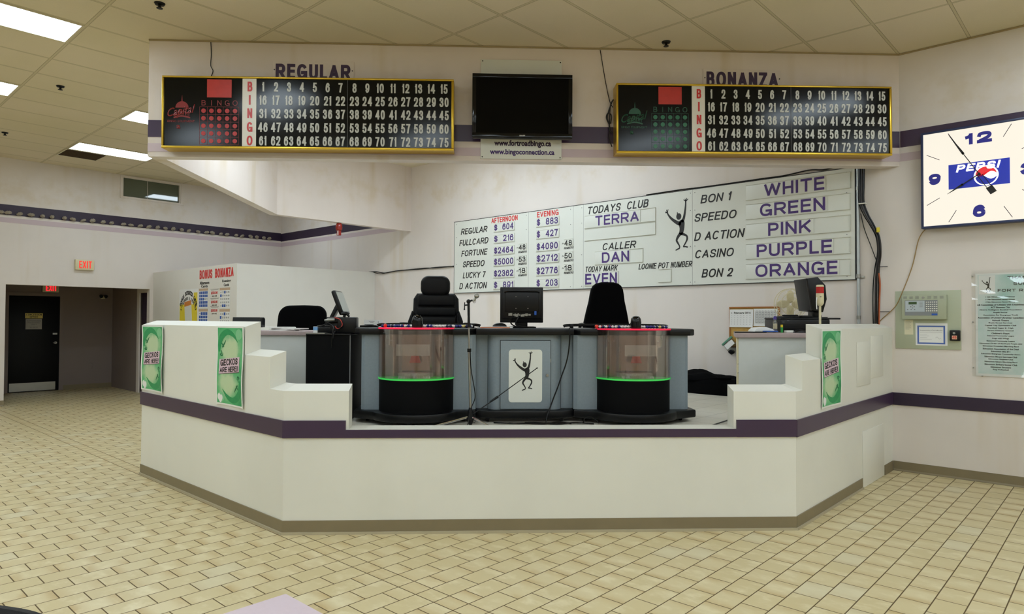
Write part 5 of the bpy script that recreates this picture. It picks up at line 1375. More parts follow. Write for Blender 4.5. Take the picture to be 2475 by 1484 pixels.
t = T('sign_card', 'white folded card standing on the left console, beside the coiled cable', 'card', FF, 0.41, 1.25, 1.449)
t.part('card', MB().box(0.345, 0.515, 1.24, 1.243, 1.449, 1.512).box(0.345, 0.515, 1.243, 1.30, 1.449, 1.452), 'paper', smooth=False)
t.part('print', MB().box(0.39, 0.44, 1.239, 1.24, 1.495, 1.498).box(0.40, 0.43, 1.239, 1.24, 1.487, 1.490).box(0.47, 0.476, 1.239, 1.24, 1.488, 1.498), 'greyink', smooth=False)
single('paper_box', 'low white box on the left console, behind the red lid', 'box', FF, 0.58, 1.3, 1.449, MB().box(0.52, 0.65, 1.28, 1.36, 1.449, 1.487, 0.002), 'paper')

# middle monitor, mouse, papers
t = T('monitor', 'black monitor seen from behind, on the middle cabinet', 'monitor', FF, 1.75, 1.10, 1.4485)
m = MB().box(1.558, 1.936, 1.075, 1.105, 1.494, 1.806, 0.006).box(1.572, 1.922, 1.055, 1.08, 1.525, 1.79, 0.012).box(1.60, 1.895, 1.045, 1.06, 1.585, 1.765, 0.008)
t.part('housing', m, 'black')
t.part('screen', MB().box(1.575, 1.919, 1.104, 1.1075, 1.535, 1.79), 'screen', smooth=False)
t.part('ridge', MB().tube([(1.60, 1.045, 1.752), (1.62, 1.04, 1.765), (1.875, 1.04, 1.765), (1.895, 1.045, 1.752)], 0.004, 6, 3), 'blackgloss')
m = MB()
for (a, b) in ((1.695, 1.721), (1.80, 1.721), (1.695, 1.618), (1.80, 1.618)): m.cyl((a, 1.0455, b), (a, 1.043, b), 0.004, seg=8)
t.part('screw', m, 'chrome')
m = MB()
rq = random.Random(5)
for i in range(14):
    a = 1.63 + 0.0135 * i; m.box(a, a + rq.uniform(0.006, 0.02), 1.05, 1.058, 1.545 + rq.uniform(0, 0.012), 1.565 + rq.uniform(0, 0.014))
t.part('ports', m, 'steel', smooth=False)
t.part('plug', MB().box(1.855, 1.875, 1.03, 1.056, 1.56, 1.595, 0.003), 'blueink')
t.part('stand_neck', MB().box(1.70, 1.80, 1.085, 1.12, 1.452, 1.56, 0.006), 'black')
t.part('foot', MB().box(1.64, 1.86, 1.0, 1.20, 1.4485, 1.461, 0.005), 'black')
t.part('cables', MB().tube([(1.66, 1.05, 1.55), (1.65, 1.0, 1.49), (1.70, 0.93, 1.458), (1.80, 0.86, 1.455)], 0.006, 6).tube([(1.72, 1.05, 1.55), (1.69, 0.99, 1.48), (1.76, 0.92, 1.46), (1.86, 0.9, 1.455)], 0.006, 6), 'black')
single('paper_sheets', 'loose white sheets under the mouse on the middle cabinet', 'paper', FF, 1.53, 0.95, 1.449, MB().prism([(1.41, 0.84), (1.66, 0.86), (1.62, 1.08), (1.44, 1.08)], 1.449, 1.460, 'xy'), 'paper', None, False)
single('folder', 'orange folder on the front of the middle counter', 'folder', FF, 1.5, 0.78, 1.449, MB().prism([(1.385, 0.72), (1.63, 0.73), (1.62, 0.83), (1.39, 0.83)], 1.449, 1.457, 'xy'), mat('orange_folder', (206, 132, 98), 0.6, var=0.05), None, False)
single('computer_mouse', 'black computer mouse on the white sheets', 'mouse', FF, 1.55, 0.94, 1.460, flat(MB().ball((1.55, 0.94, 1.4605), 0.062, (1.0, 0.62, 0.52)), 1.4605), 'black')

# ---- chairs
def swivel(t, x, y, seat_z, w=0.46, d=0.46):
    t.part('seat', MB().box(x - w / 2, x + w / 2, y - d / 2, y + d / 2, seat_z - 0.09, seat_z, 0.04, 3), t.m)
    t.part('gas_post', MB().cyl((x, y, ZS + 0.08), (x, y, seat_z - 0.085), 0.025), 'black')
    for i in range(5):
        a = 2 * PI * i / 5 + 0.3; c, s_ = math.cos(a), math.sin(a)
        leg = t.part('leg', MB().tube([(x, y, ZS + 0.10), (x + c * 0.15, y + s_ * 0.15, ZS + 0.085), (x + c * 0.29, y + s_ * 0.29, ZS + 0.062)], 0.018, 8), 'black')
        t.sub(leg, 'caster', MB().cyl((x + c * 0.29 - s_ * 0.015, y + s_ * 0.29 + c * 0.015, ZS + 0.026), (x + c * 0.29 + s_ * 0.015, y + s_ * 0.29 - c * 0.015, ZS + 0.026), 0.025, seg=14), 'black')
t = T('office_chair', 'black high backed office chair with a padded headrest, behind the left console', 'chair', FF, 0.955, 1.78, ZS, 'black chairs on the stage'); t.m = 'leather'
swivel(t, 0.955, 1.86, 1.17, 0.5, 0.48)
t.part('headrest', MB().prism(rrect(0.812, 1.091, 1.738, 1.936, 0.072, 6), 1.60, 1.72, 'xz', 0.045, 4), 'leather')
bk = [(0.752, 1.20), (1.165, 1.20), (1.20, 1.36), (1.18, 1.52), (1.172, 1.715), (1.135, 1.768), (0.775, 1.768), (0.742, 1.715), (0.735, 1.52), (0.712, 1.36)]
t.part('backrest', MB().prism(bk, 1.64, 1.74, 'xz', 0.03, 3), 'leather')
for z0, z1, dx in ((1.645, 1.758, 0.03), (1.552, 1.641, 0.02), (1.46, 1.548, 0.02), (1.30, 1.456, 0.02)):
    t.part('cushion', MB().box(0.755 + dx, 1.152 - dx + 0.02, 1.615, 1.70, z0, z1, 0.02, 3), 'leather')
for sx in (-1, 1):
    t.part('side_bolster', MB().prism([(0.955 + sx * 0.20, 1.25), (0.955 + sx * 0.262, 1.25), (0.955 + sx * 0.262, 1.50), (0.955 + sx * 0.225, 1.60), (0.955 + sx * 0.20, 1.58)], 1.62, 1.72, 'xz', 0.02, 3), 'leather')
    ar = t.part('armrest', MB().box(0.955 + sx * 0.30 - 0.035, 0.955 + sx * 0.30 + 0.035, 1.50, 1.82, 1.455, 1.49, 0.014, 3), 'black')
    t.sub(ar, 'arm_post', MB().tube([(0.955 + sx * 0.30, 1.72, 1.455), (0.955 + sx * 0.30, 1.74, 1.25), (0.955 + sx * 0.24, 1.76, 1.12)], 0.018, 8), 'black')
t = T('office_chair', 'tall black fabric chair tapering to a round top, behind the right console', 'chair', FF, 2.62, 1.85, ZS, 'black chairs on the stage'); t.m = 'fabric'
swivel(t, 2.62, 1.95, 1.17, 0.52, 0.5)
prof = [(1.16, 0.22), (1.30, 0.236), (1.42, 0.232), (1.49, 0.222), (1.60, 0.200), (1.70, 0.176), (1.77, 0.166), (1.82, 0.156), (1.855, 0.138), (1.878, 0.108), (1.89, 0.06)]
cxo = lambda z: 2.617 + (z - 1.7) * 0.02
pts = [(cxo(z) + w_, z) for z, w_ in prof] + [(cxo(z) - w_, z) for z, w_ in reversed(prof)]
t.part('backrest', MB().prism(pts, 1.66, 1.78, 'xz', 0.04, 4), 'fabric')
for sx in (-1, 1):
    ar = t.part('armrest', MB().tube([(2.62 + sx * 0.26, 1.45, 1.465), (2.62 + sx * 0.262, 1.60, 1.475), (2.62 + sx * 0.262, 1.74, 1.47)], 0.02, 8), 'black')
    t.sub(ar, 'arm_post', MB().tube([(2.62 + sx * 0.262, 1.72, 1.465), (2.62 + sx * 0.26, 1.78, 1.30), (2.62 + sx * 0.2, 1.82, 1.12)], 0.016, 8), 'black')
t = T('office_chair', 'low black chair with a rounded back, behind the left counter', 'chair', FF, -0.37, 2.05, ZS, 'black chairs on the stage'); t.m = 'fabric'
swivel(t, -0.37, 2.15, 1.15, 0.48, 0.46)
bk = [(-0.60, 1.20), (-0.15, 1.20)] + [(-0.145, 1.50)] + arc(-0.24, 1.555, 0.095, 0, 85, 6) + [(-0.36, 1.654)] + arc(-0.50, 1.535, 0.115, 93, 175, 7) + [(-0.625, 1.44)]
t.part('backrest', MB().prism(bk, 1.90, 1.99, 'xz', 0.03, 3), 'fabric')
t.part('back_post', MB().box(-0.41, -0.33, 1.99, 2.02, 1.08, 1.45, 0.008), 'black')

# ---- microphone stand
t = T('microphone_stand', 'chrome microphone stand with three legs before the left console', 'microphone stand', FF, 1.312, 0.52, ZS)
bx, by = 1.312, 0.50
t.part('hub', MB().cyl((bx, by, 0.73), (bx, by, 0.80), 0.03, 0.02).cyl((bx, by, 0.69), (bx, by, 0.73), 0.012, 0.03).cyl((bx, by, 0.80), (bx, by, 0.825), 0.018, 0.012), 'black')
for (ex, ey) in ((1.03, 0.42), (1.475, 0.36), (1.34, 0.655)):
    lg = t.part('leg', MB().cyl((bx, by, 0.755), (ex, ey, ZS + 0.011), 0.009, seg=10), 'chrome')
    t.sub(lg, 'rubber_foot', MB().ball((ex, ey, ZS + 0.011), 0.011, seg=10), 'black')
t.part('pole', MB().cyl((bx, by, 0.82), (bx - 0.012, by, 1.28), 0.0105, seg=12).cyl((bx - 0.012, by, 1.25), (bx - 0.016, by, 1.46), 0.0075, seg=12), 'steel')
t.part('collar', MB().cyl((bx - 0.012, by, 1.262), (bx - 0.012, by, 1.29), 0.016), 'black')
t.part('clutch', MB().cyl((bx - 0.016, by, 1.455), (bx - 0.018, by, 1.56), 0.012, 0.009).cyl((bx - 0.018, by, 1.55), (bx - 0.02, by, 1.665), 0.010).ball((bx - 0.02, by, 1.662), 0.018, seg=10).cyl((bx - 0.02, by, 1.635), (bx - 0.055, by, 1.632), 0.006, seg=8).cyl((bx - 0.05, by, 1.655), (bx - 0.052, by, 1.60), 0.004, seg=8).ball((bx - 0.052, by, 1.60), 0.007, seg=8).cyl((bx - 0.02, by, 1.662), (bx + 0.012, by, 1.672), 0.009, 0.007, 10), 'black')
mic = t.part('microphone', MB().cyl((bx + 0.018, by, 1.662), (bx + 0.034, by, 1.69), 0.008, 0.010, 10), 'steel')
t.sub(mic, 'grille', MB().ball((bx + 0.044, by, 1.706), 0.02, seg=14), 'steel')
t.sub(mic, 'wire_loop', MB().tube([(bx + 0.01, by, 1.67), (bx + 0.02, by, 1.652), (bx + 0.034, by, 1.655), (bx + 0.036, by, 1.675)], 0.0025, 6), 'chrome')
t.part('boom_rod', MB().cyl((bx + 0.02, by, 0.775), (1.525, by, 0.905), 0.004, seg=8).cyl((1.465, by, 0.868), (1.53, by, 0.912), 0.007, 0.010, 8).cyl((1.525, by, 0.91), (1.838, by, 1.137), 0.0035, seg=8).ball((1.838, by, 1.137), 0.006, seg=8), 'black')
t.part('cord', MB().tube([(bx - 0.005, by - 0.015, 1.27), (bx + 0.005, by - 0.013, 1.12), (bx + 0.03, by - 0.02, 0.98), (bx + 0.035, by - 0.02, 0.90), (bx + 0.005, by - 0.03, 0.82), (bx - 0.02, by - 0.06, 0.70), (bx - 0.06, by - 0.1, ZS + 0.006), (bx - 0.22, by - 0.08, ZS + 0.006)], 0.004, 6), 'black')

# ---- left counter
t = T('desk', 'white fronted desk with a mauve grey top, behind the left steps of the booth wall', 'desk', FF, -0.5, 1.45, ZS)
t.part('top', MB().box(-0.93, -0.05, 1.15, 1.75, 1.373, 1.411, 0.004), 'laminate')
t.part('front_panel', MB().box(-0.90, -0.06, 1.18, 1.20, ZS, 1.373), 'deskwhite', smooth=False)
for x in (-0.90, -0.08): t.part('side_panel', MB().box(x, x + 0.02, 1.20, 1.73, ZS, 1.373), 'deskwhite', smooth=False)
t = T('card_terminal', 'black slanted screen terminal on the left desk, half behind the booth wall', 'terminal', FF, -0.68, 1.30, 1.411)
t.part('base', MB().box(-0.76, -0.60, 1.22, 1.36, 1.411, 1.44, 0.006), 'black')
t.part('screen_housing', MB().prism([(1.20, 1.44), (1.36, 1.44), (1.36, 1.515), (1.335, 1.53), (1.22, 1.53)], -0.80, -0.56, 'yz', 0.005), 'black')
for i, (dx, a) in enumerate(((0, 0.1), (0.05, -0.2), (-0.02, 0.3))):
    single('paper_sheets', ('bottom of the loose papers on the left desk', 'middle one of the loose papers on the left desk', 'top one of the loose papers on the left desk')[i], 'paper', FF, -0.4, 1.35, 1.4115 + 0.011 * i, MB().box(-0.50 + dx, -0.28 + dx, 1.24, 1.52, 1.4115 + 0.011 * i, 1.4215 + 0.011 * i, rot=Matrix.Rotation(a, 3, 'Z')), 'paper', 'papers on the left desk', False)

# ---- right desk
t = T('desk', 'white desk with a mauve grey top, behind the right steps of the booth wall', 'desk', FF, 4.2, 1.55, ZS)
t.part('top', MB().prism([(3.70, 1.20), (4.70, 1.20), (5.28, 1.80), (5.28, 1.98), (3.98, 1.98)], 1.367, 1.409, 'xy', 0.004), 'laminate')
t.part('front_panel', MB().box(3.745, 4.68, 1.235, 1.255, ZS, 1.367), 'deskwhite', smooth=False)
t.part('side_panel', MB().prism([(4.66, 1.235), (4.68, 1.235), (5.22, 1.78), (5.20, 1.80)], ZS, 1.367, 'xy'), 'deskwhite', smooth=False)
for z0, z1 in ((ZS, 0.86), (0.865, 1.04), (1.045, 1.12), (1.125, 1.36)): t.part('drawer', MB().prism([(3.732, 1.24), (3.745, 1.24), (4.005, 1.94), (3.992, 1.94)], z0 + 0.002, z1, 'xy'), 'cream')
t.part('back_panel', MB().box(4.01, 5.15, 1.93, 1.95, ZS, 1.367), 'deskwhite', smooth=False)
ZD = 1.4095
t = T('printer', 'black printer on the right desk, behind the glue stick', 'printer', FF, 4.48, 1.62, ZD)
t.part('case', MB().box(4.235, 4.72, 1.46, 1.82, ZD, 1.535, 0.01), 'black')
t.part('lid', MB().box(4.24, 4.83, 1.47, 1.84, 1.535, 1.552, 0.006), 'black')
t.part('front_line', MB().box(4.24, 4.50, 1.457, 1.4605, 1.492, 1.494).box(4.24, 4.50, 1.457, 1.4605, 1.455, 1.457), 'ink', smooth=False)
t.part('maker_mark', MB().box(4.255, 4.275, 1.4575, 1.4602, 1.508, 1.511).box(4.30, 4.322, 1.4575, 1.4602, 1.521, 1.524), 'greyink', smooth=False)
t = T('telephone', 'flat black telephone on top of the printer', 'telephone', FF, 4.36, 1.6, 1.5525)
t.part('body', MB().box(4.29, 4.45, 1.52, 1.68, 1.5525, 1.566, 0.005), 'black')
t.part('handset', MB().box(4.295, 4.445, 1.53, 1.565, 1.566, 1.581, 0.006), 'black')
single('remote_box', 'second flat black box on the printer, right of the telephone', 'equipment', FF, 4.54, 1.6, 1.5525, MB().box(4.465, 4.568, 1.50, 1.66, 1.5525, 1.574, 0.006), 'black')
t = T('bottle', 'clear hand gel bottle with a purple cap on the right desk', 'bottle', FF, 4.157, 1.40, ZD)
M['bottleclear'] = clear_mat('clear_plastic', (0.82, 0.84, 0.80, 1), (1, 1, 1, 1), 0.08, 0.8)
t.part('body', MB().lathe([(0, 0), (0.019, 0), (0.020, 0.01), (0.020, 0.10), (0.012, 0.115), (0.012, 0.122), (0, 0.122)], (4.157, 1.40, ZD), 20), 'bottleclear')
t.part('gel', MB().lathe([(0, 0.003), (0.017, 0.003), (0.017, 0.03), (0, 0.03)], (4.157, 1.40, ZD), 16), mat('purple_gel', (120, 104, 150), 0.3, var=0.2, scale=60))
t.part('label', MB().lathe([(0.0204, 0.035), (0.0204, 0.085)], (4.157, 1.40, ZD), 20, PI * 1.1, PI * 1.9), mat('gel_label', (190, 180, 150), 0.5, var=0.3, scale=80))
t.part('cap', MB().lathe([(0, 0.122), (0.015, 0.122), (0.016, 0.135), (0.012, 0.152), (0.0, 0.157)], (4.157, 1.40, ZD), 16), mat('purple_cap', (66, 48, 132), 0.4, var=0))
t = T('glue_stick', 'green glue stick with a yellow cap beside the printer', 'glue stick', FF, 4.222, 1.40, ZD)
t.part('tube', MB().cyl((4.222, 1.40, ZD), (4.222, 1.40, ZD + 0.05), 0.0105), mat('glue_green', (40, 150, 70), 0.4, var=0))
t.part('cap', MB().cyl((4.222, 1.40, ZD + 0.05), (4.222, 1.40, ZD + 0.075), 0.0105), mat('glue_yellow', (230, 200, 40), 0.4, var=0))
single('clipboard', 'dark clipboard at the left end of the right desk', 'clipboard', FF, 3.85, 1.32, ZD, MB().prism([(3.70, 1.21), (4.0, 1.22), (4.02, 1.5), (3.80, 1.5)], ZD, ZD + 0.009, 'xy'), 'black', None, False)
m = MB().prism([(3.93, ZD + 0.0105), (4.13, ZD + 0.0105), (4.10, ZD + 0.035), (4.04, ZD + 0.052), (3.96, ZD + 0.045), (3.935, ZD + 0.025)], 1.32, 1.48, 'xz', 0.004)
single('paper_pile', 'curled pile of white papers on the clipboard', 'paper', FF, 4.03, 1.4, ZD + 0.0095, m, 'paper')
single('notebook', 'blue notebook lying beside the papers on the right desk', 'notebook', FF, 4.05, 1.25, ZD + 0.001, MB().box(4.0, 4.11, 1.225, 1.31, ZD + 0.0095, ZD + 0.019, 0.002), 'blueink')
single('computer_mouse', 'black computer mouse at the front of the right desk', 'mouse', FF, 4.36, 1.30, ZD, flat(MB().ball((4.36, 1.32, ZD + 0.001), 0.06, (1.1, 0.6, 0.52)), ZD + 0.0005), 'black')
single('cable', 'black mouse cable drooping over the front edge of the right desk', 'cable', FF, 4.44, 1.25, ZD, MB().tube([(4.432, 1.31, ZD + 0.012), (4.445, 1.26, ZD + 0.02), (4.43, 1.188, ZD + 0.003), (4.425, 1.18, ZD - 0.06), (4.45, 1.172, ZD - 0.115)], 0.0045, 6), 'black')
single('tape_dispenser', 'white low box between the glue stick and the mouse', 'box', FF, 4.27, 1.36, ZD, MB().box(4.24, 4.31, 1.34, 1.40, ZD, ZD + 0.022, 0.004), 'white')
t = T('monitor', 'black monitor tilted on the right desk, behind the red signal lamp', 'monitor', FF, 4.64, 1.62, 1.5525)
m = MB().prism([(4.505, 1.925), (4.625, 1.945), (4.70, 1.865), (4.712, 1.73), (4.675, 1.605), (4.555, 1.622)], 1.50, 1.76, 'xz', 0.008)
t.part('housing', m, 'black')
t.part('bezel_edge', MB().prism([(4.503, 1.927), (4.517, 1.929), (4.566, 1.622), (4.553, 1.620)], 1.495, 1.502, 'xz'), 'blackgloss', smooth=False)
t.part('stand', MB().box(4.62, 4.69, 1.58, 1.70, 1.556, 1.63, 0.006).box(4.58, 4.74, 1.54, 1.74, 1.5525, 1.560, 0.003), 'black')
t.part('cord', MB().tube([(4.70, 1.64, 1.61), (4.73, 1.66, 1.59), (4.75, 1.68, 1.556)], 0.004, 6), 'black')
t = T('desk_fan', 'cream desk fan standing behind the tilted monitor', 'fan', FF, 4.66, 2.20, ZS)
fx, fy, fz = 4.70, 2.25, 1.70
m = MB()
for k in range(3):
    r = (0.165, 0.12, 0.07)[k]
    for yy in ((fy - 0.03, fy + 0.03) if k == 0 else (fy - 0.045,)):
        m.tube([(fx + r * math.cos(2 * PI * i / 28), yy, fz + r * math.sin(2 * PI * i / 28)) for i in range(29)], 0.004, 5, 0)
for i in range(40):
    a = 2 * PI * i / 40
    m.tube([(fx + 0.03 * math.cos(a), fy - 0.05, fz + 0.03 * math.sin(a)), (fx + 0.12 * math.cos(a), fy - 0.045, fz + 0.12 * math.sin(a)), (fx + 0.165 * math.cos(a), fy, fz + 0.165 * math.sin(a))], 0.0022, 4, 2)
t.part('cage', m, 'cream')
m = MB()
for i in range(4):
    a = 2 * PI * i / 4; m.ball((fx + 0.08 * math.cos(a), fy, fz + 0.08 * math.sin(a)), 0.07, (1, 0.12, 0.6), 12, Matrix.Rotation(-a, 3, 'Y'))
t.part('blades', m, 'cream')
t.part('motor', MB().lathe([(0, -0.06), (0.045, -0.05), (0.055, 0.0), (0.045, 0.07), (0, 0.09)], (0, 0, 0), 20), 'cream') if False else t.part('motor', MB().ball((fx + 0.12, fy + 0.06, fz), 0.06, (1.2, 1.2, 0.9)), 'cream')
t.part('pole', MB().cyl((fx, fy + 0.05, ZS + 0.03), (fx, fy + 0.05, fz - 0.03), 0.016), 'cream')
t.part('base', MB().lathe([(0, 0), (0.16, 0), (0.15, 0.02), (0.03, 0.04), (0, 0.04)], (fx, fy + 0.05, ZS), 28), 'cream')
t = T('beacon', 'red signal lamp on a cream post, standing behind the right booth wall', 'lamp', FF, 4.545, 1.31, ZD)
ex, ey = 4.545, 1.31
t.part('post', MB().cyl((ex, ey, ZD), (ex, ey, 1.665), 0.0105), 'cream')
t.part('foot', MB().cyl((ex, ey, ZD), (ex, ey, ZD + 0.012), 0.03), 'cream')
t.part('housing', MB().lathe([(0, 0), (0.018, 0.0), (0.032, 0.018), (0.034, 0.03), (0.034, 0.115), (0, 0.115)], (ex, ey, 1.663), 24), 'cream')
m = MB().lathe([(0.0, 0.0), (0.032, 0.0), (0.032, 0.062), (0, 0.062)], (ex, ey, 1.778), 24)
for i in range(20): a = 2 * PI * i / 20; m.box(ex + 0.032 * math.cos(a) - 0.0015, ex + 0.032 * math.cos(a) + 0.0015, ey + 0.032 * math.sin(a) - 0.0015, ey + 0.032 * math.sin(a) + 0.0015, 1.78, 1.838)
t.part('lens', m, mat('red_beacon_lens', (190, 34, 34), 0.2, var=0.05), 'red ribbed lens')
t.part('cap', MB().lathe([(0, 0), (0.034, 0), (0.033, 0.012), (0.026, 0.018), (0, 0.019)], (ex, ey, 1.84), 24), 'cream')
t.part('tag', MB().tube([(ex - 0.034, ey - 0.01, 1.74), (ex - 0.04, ey - 0.012, 1.70), (ex - 0.036, ey - 0.012, 1.63)], [0.006] * 20, 4, 4), 'paper')
t.part('slot', MB().box(ex - 0.02, ex - 0.004, ey - 0.0355, ey - 0.033, 1.742, 1.748), 'ink', smooth=False)

# ---- cork board on the right wall and the bags hung from it
t = T('cork_board', 'wood framed cork board on the wall behind the right desk', 'cork board', WB, -3.25, 0, 1.20)
M['cork'] = mat('cork', (198, 158, 84), 0.85, var=0.15, scale=40); M['oak'] = mat('oak_frame', (160, 104, 48), 0.5, var=0.12, scale=8)
t.part('cork', MB().box(-3.54, -2.965, -0.012, -0.001, 1.215, 1.67), 'cork', smooth=False)
m = MB()
for a in ((-3.555, -2.95, 1.667, 1.686), (-3.555, -2.95, 1.20, 1.219), (-3.555, -3.537, 1.219, 1.667), (-2.968, -2.95, 1.219, 1.667)): m.box(a[0], a[1], -0.02, -0.0005, a[2], a[3], 0.003)
t.part('frame', m, 'oak')
def page(x0, x1, z0, z1, label, title):
    t = T('calendar_page', label, 'calendar', WB, (x0 + x1) / 2, -0.0205, z0, 'pages pinned on the cork board')
    bm = bmesh.new(); g = []
    for i in range(9):
        u = i / 8; col = []
        for j in range(9):
            w_ = j / 8; yv = -0.0215 - 0.012 * (1 - w_) ** 2 * abs(2 * u - 0.7)
            col.append((bm.verts.new((x0 + (x1 - x0) * u, yv, z0 + (z1 - z0) * w_)), bm.verts.new((x0 + (x1 - x0) * u, yv + 0.0008, z0 + (z1 - z0) * w_))))
        g.append(col)
    for i in range(8):
        for j in range(8):
            bm.faces.new((g[i][j][0], g[i + 1][j][0], g[i + 1][j + 1][0], g[i][j + 1][0])); bm.faces.new((g[i][j][1], g[i][j + 1][1], g[i + 1][j + 1][1], g[i + 1][j][1]))
    mb = MB(); mb.add(bm); t.part('sheet', mb, 'paper')
    m = MB(); W, Hh = x1 - x0, z1 - z0
    yq = lambda w_: -0.0222 - 0.012 * (1 - w_) ** 2 * 0.9
    if title:
        m.text('1', x0 + 0.02, x0 + 0.026, z1 - 0.052, z1 - 0.034, -0.0222, 0.0008, 0.02); m.text(title, x0 + 0.055, x1 - 0.03, z1 - 0.055, z1 - 0.03, -0.0222, 0.0008, 0.02)
        for j in range(6):
            for i in range(7): m.box(x0 + W * (0.07 + 0.13 * i), x0 + W * (0.07 + 0.13 * i) + 0.012, yq(0.75 - 0.12 * j) - 0.0004, yq(0.75 - 0.12 * j), z0 + Hh * (0.75 - 0.115 * j), z0 + Hh * (0.75 - 0.115 * j) + 0.0022)
    else:
        for j in range(8):
            z = z0 + Hh * (0.84 - 0.095 * j); m.box(x0 + 0.02, x1 - 0.02, yq((z - z0) / Hh) - 0.0004, yq((z - z0) / Hh), z, z + 0.0012)
            for i in range(7): m.box(x0 + 0.03 + 0.034 * i, x0 + 0.05 + 0.034 * i, yq((z - z0) / Hh) - 0.0004, yq((z - z0) / Hh), z + 0.005, z + 0.009)
        for i in range(8): m.box(x0 + 0.02 + 0.034 * i, x0 + 0.0212 + 0.034 * i, yq(0.5) - 0.002, yq(0.5), z0 + Hh * 0.18, z0 + Hh * 0.84)
    t.part('print', m, 'greyink' if not title else 'ink', smooth=False)
page(-3.546, -3.258, 1.443, 1.655, 'calendar page headed February 2016 pinned on the cork board', 'February 2016')
page(-3.252, -2.974, 1.458, 1.66, 'printed timetable page pinned right of the February page', None)
M['zipgreen'] = mat('green_zip', (84, 140, 116), 0.5, var=0); M['bagclear'] = clear_mat('clear_bag', (0.8, 0.82, 0.8, 1), (1, 1, 1, 1), 0.15, 0.9)
def zip_bag(cx, cz, label):
    t = T('zip_bag', label, 'bag', WB, cx, -0.03, cz, 'zip bags hung below the cork board')
    r = Matrix.Rotation(-0.72, 3, 'Y'); pv = (cx, -0.05, cz)
    t.part('bag', MB().box(cx - 0.07, cx + 0.07, -0.062, -0.03, cz - 0.11, cz + 0.05, 0.012, rot=r, piv=pv), 'bagclear')
    t.part('zip', MB().box(cx - 0.08, cx + 0.08, -0.055, -0.035, cz + 0.045, cz + 0.07, 0.003, rot=r, piv=pv), 'zipgreen')
    t.part('label_card', MB().box(cx - 0.06, cx + 0.06, -0.066, -0.062, cz - 0.03, cz + 0.03, rot=r, piv=pv), 'paper', smooth=False)
    t.part('contents', MB().ball((cx + 0.02, -0.05, cz - 0.085), 0.035, (1.2, 0.5, 0.8)), 'blackmatte')
zip_bag(-3.53, 1.235, 'clear zip bag with a green seal, hanging left below the cork board')
zip_bag(-3.30, 1.215, 'clear zip bag with a green seal, half behind the right desk')
# ---- black bag on the stage floor by the wall
bm = bmesh.new(); bmesh.ops.create_grid(bm, x_segments=36, y_segments=14, size=1.0)
rl = random.Random(4); ph = [rl.uniform(0, 6.28) for _ in range(6)]
for v in bm.verts:
    u, w_ = v.co.x, v.co.y
    prof_ = max(0.0, 1 - abs(u) ** 4) ** 0.5 * max(0.0, 1 - w_ ** 4) ** 0.5
    hgt = 0.25 * prof_ * (0.84 + 0.12 * math.sin(5 * u + ph[0]) + 0.07 * math.sin(11 * u + 4 * w_ + ph[1]) + 0.05 * math.sin(9 * w_ - 6 * u + ph[2]))
    v.co = Vector((-3.82 + 0.78 * u, -0.335 + 0.27 * w_ * (0.9 + 0.1 * math.sin(4 * u)), ZS + 0.001 + hgt))
mb = MB(); mb.add(bm)
t = T('duffel_bag', 'long black cloth bag on the stage floor against the wall', 'bag', WB, -3.82, -0.335, ZS)
t.part('body', mb, 'fabric')
t.part('strap', MB().tube([(-4.3, -0.45, ZS + 0.19), (-4.1, -0.53, ZS + 0.21), (-3.8, -0.56, ZS + 0.15), (-3.5, -0.52, ZS + 0.18), (-3.35, -0.42, ZS + 0.18)], 0.012, 6), 'fabric')

# ---- conduit, cable bundle, wall cables
t = T('conduit', 'grey metal conduit running up the wall at the right end of the price board', 'conduit', WB, -2.118, -0.015, 0.72)
t.part('pipe', MB().cyl((-2.118, -0.02, 0.72), (-2.118, -0.02, 4.20), 0.0165, seg=14), 'galv')
for z in (1.56, 2.0, 2.93): t.part('coupling', MB().cyl((-2.118, -0.02, z - 0.02), (-2.118, -0.02, z + 0.02), 0.021, seg=14), 'steel')
for z in (1.985,): t.part('strap', MB().box(-2.137, -2.06, -0.008, -0.0005, z - 0.012, z + 0.012, 0.002).box(-2.137, -2.094, -0.04, -0.0005, z - 0.012, z + 0.012, 0.008), 'steel')
CPT = [(-2.065, 4.18), (-2.065, 3.6), (-2.065, 3.137), (-2.068, 2.95), (-2.068, 2.773), (-2.025, 2.637), (-1.971, 2.527), (-1.918, 2.394), (-1.909, 2.227), (-1.927, 2.088), (-1.939, 1.91), (-1.94, 1.70), (-1.938, 1.40)]
t = T('cable_bundle', 'thick bundle of black cables hanging down the wall right of the conduit', 'cable', WB, -2.0, -0.03, 1.40)
rc_ = random.Random(9)
for k in range(11):
    ox, oy = rc_.uniform(-0.02, 0.02), rc_.uniform(-0.03, 0.0); p3 = rc_.uniform(0, 6)
    t.part('cable', MB().tube([(x + ox * (1 + 0.7 * math.sin(z * 3 + p3)), -0.042 + oy, z) for x, z in CPT], rc_.choice([0.006, 0.007, 0.009]), 6, 5), mat('dark_brown_cable', (36, 26, 20), 0.45, var=0) if k in (4, 8) else 'black')
t.part('cable', MB().tube([(-1.915, -0.05, 2.02), (-1.905, -0.05, 1.9), (-1.912, -0.05, 1.7), (-1.918, -0.05, 1.40)], 0.008, 6), mat('orange_cable', (176, 84, 40), 0.45, var=0), 'orange cable')
t.part('cable', MB().tube([(-2.09, -0.03, 2.66), (-2.06, -0.02, 2.50), (-2.0, -0.02, 2.32), (-1.935, -0.03, 2.13)], 0.004, 6), 'black')
t.part('zip_tie', MB().box(-2.098, -2.03, -0.085, -0.02, 2.752, 2.762, 0.003), 'white')
t.part('zip_tie', MB().box(-1.95, -1.84, -0.02, -0.012, 2.083, 2.09, 0.002).box(-1.96, -1.82, -0.02, -0.012, 1.617, 1.624, 0.002), 'black')
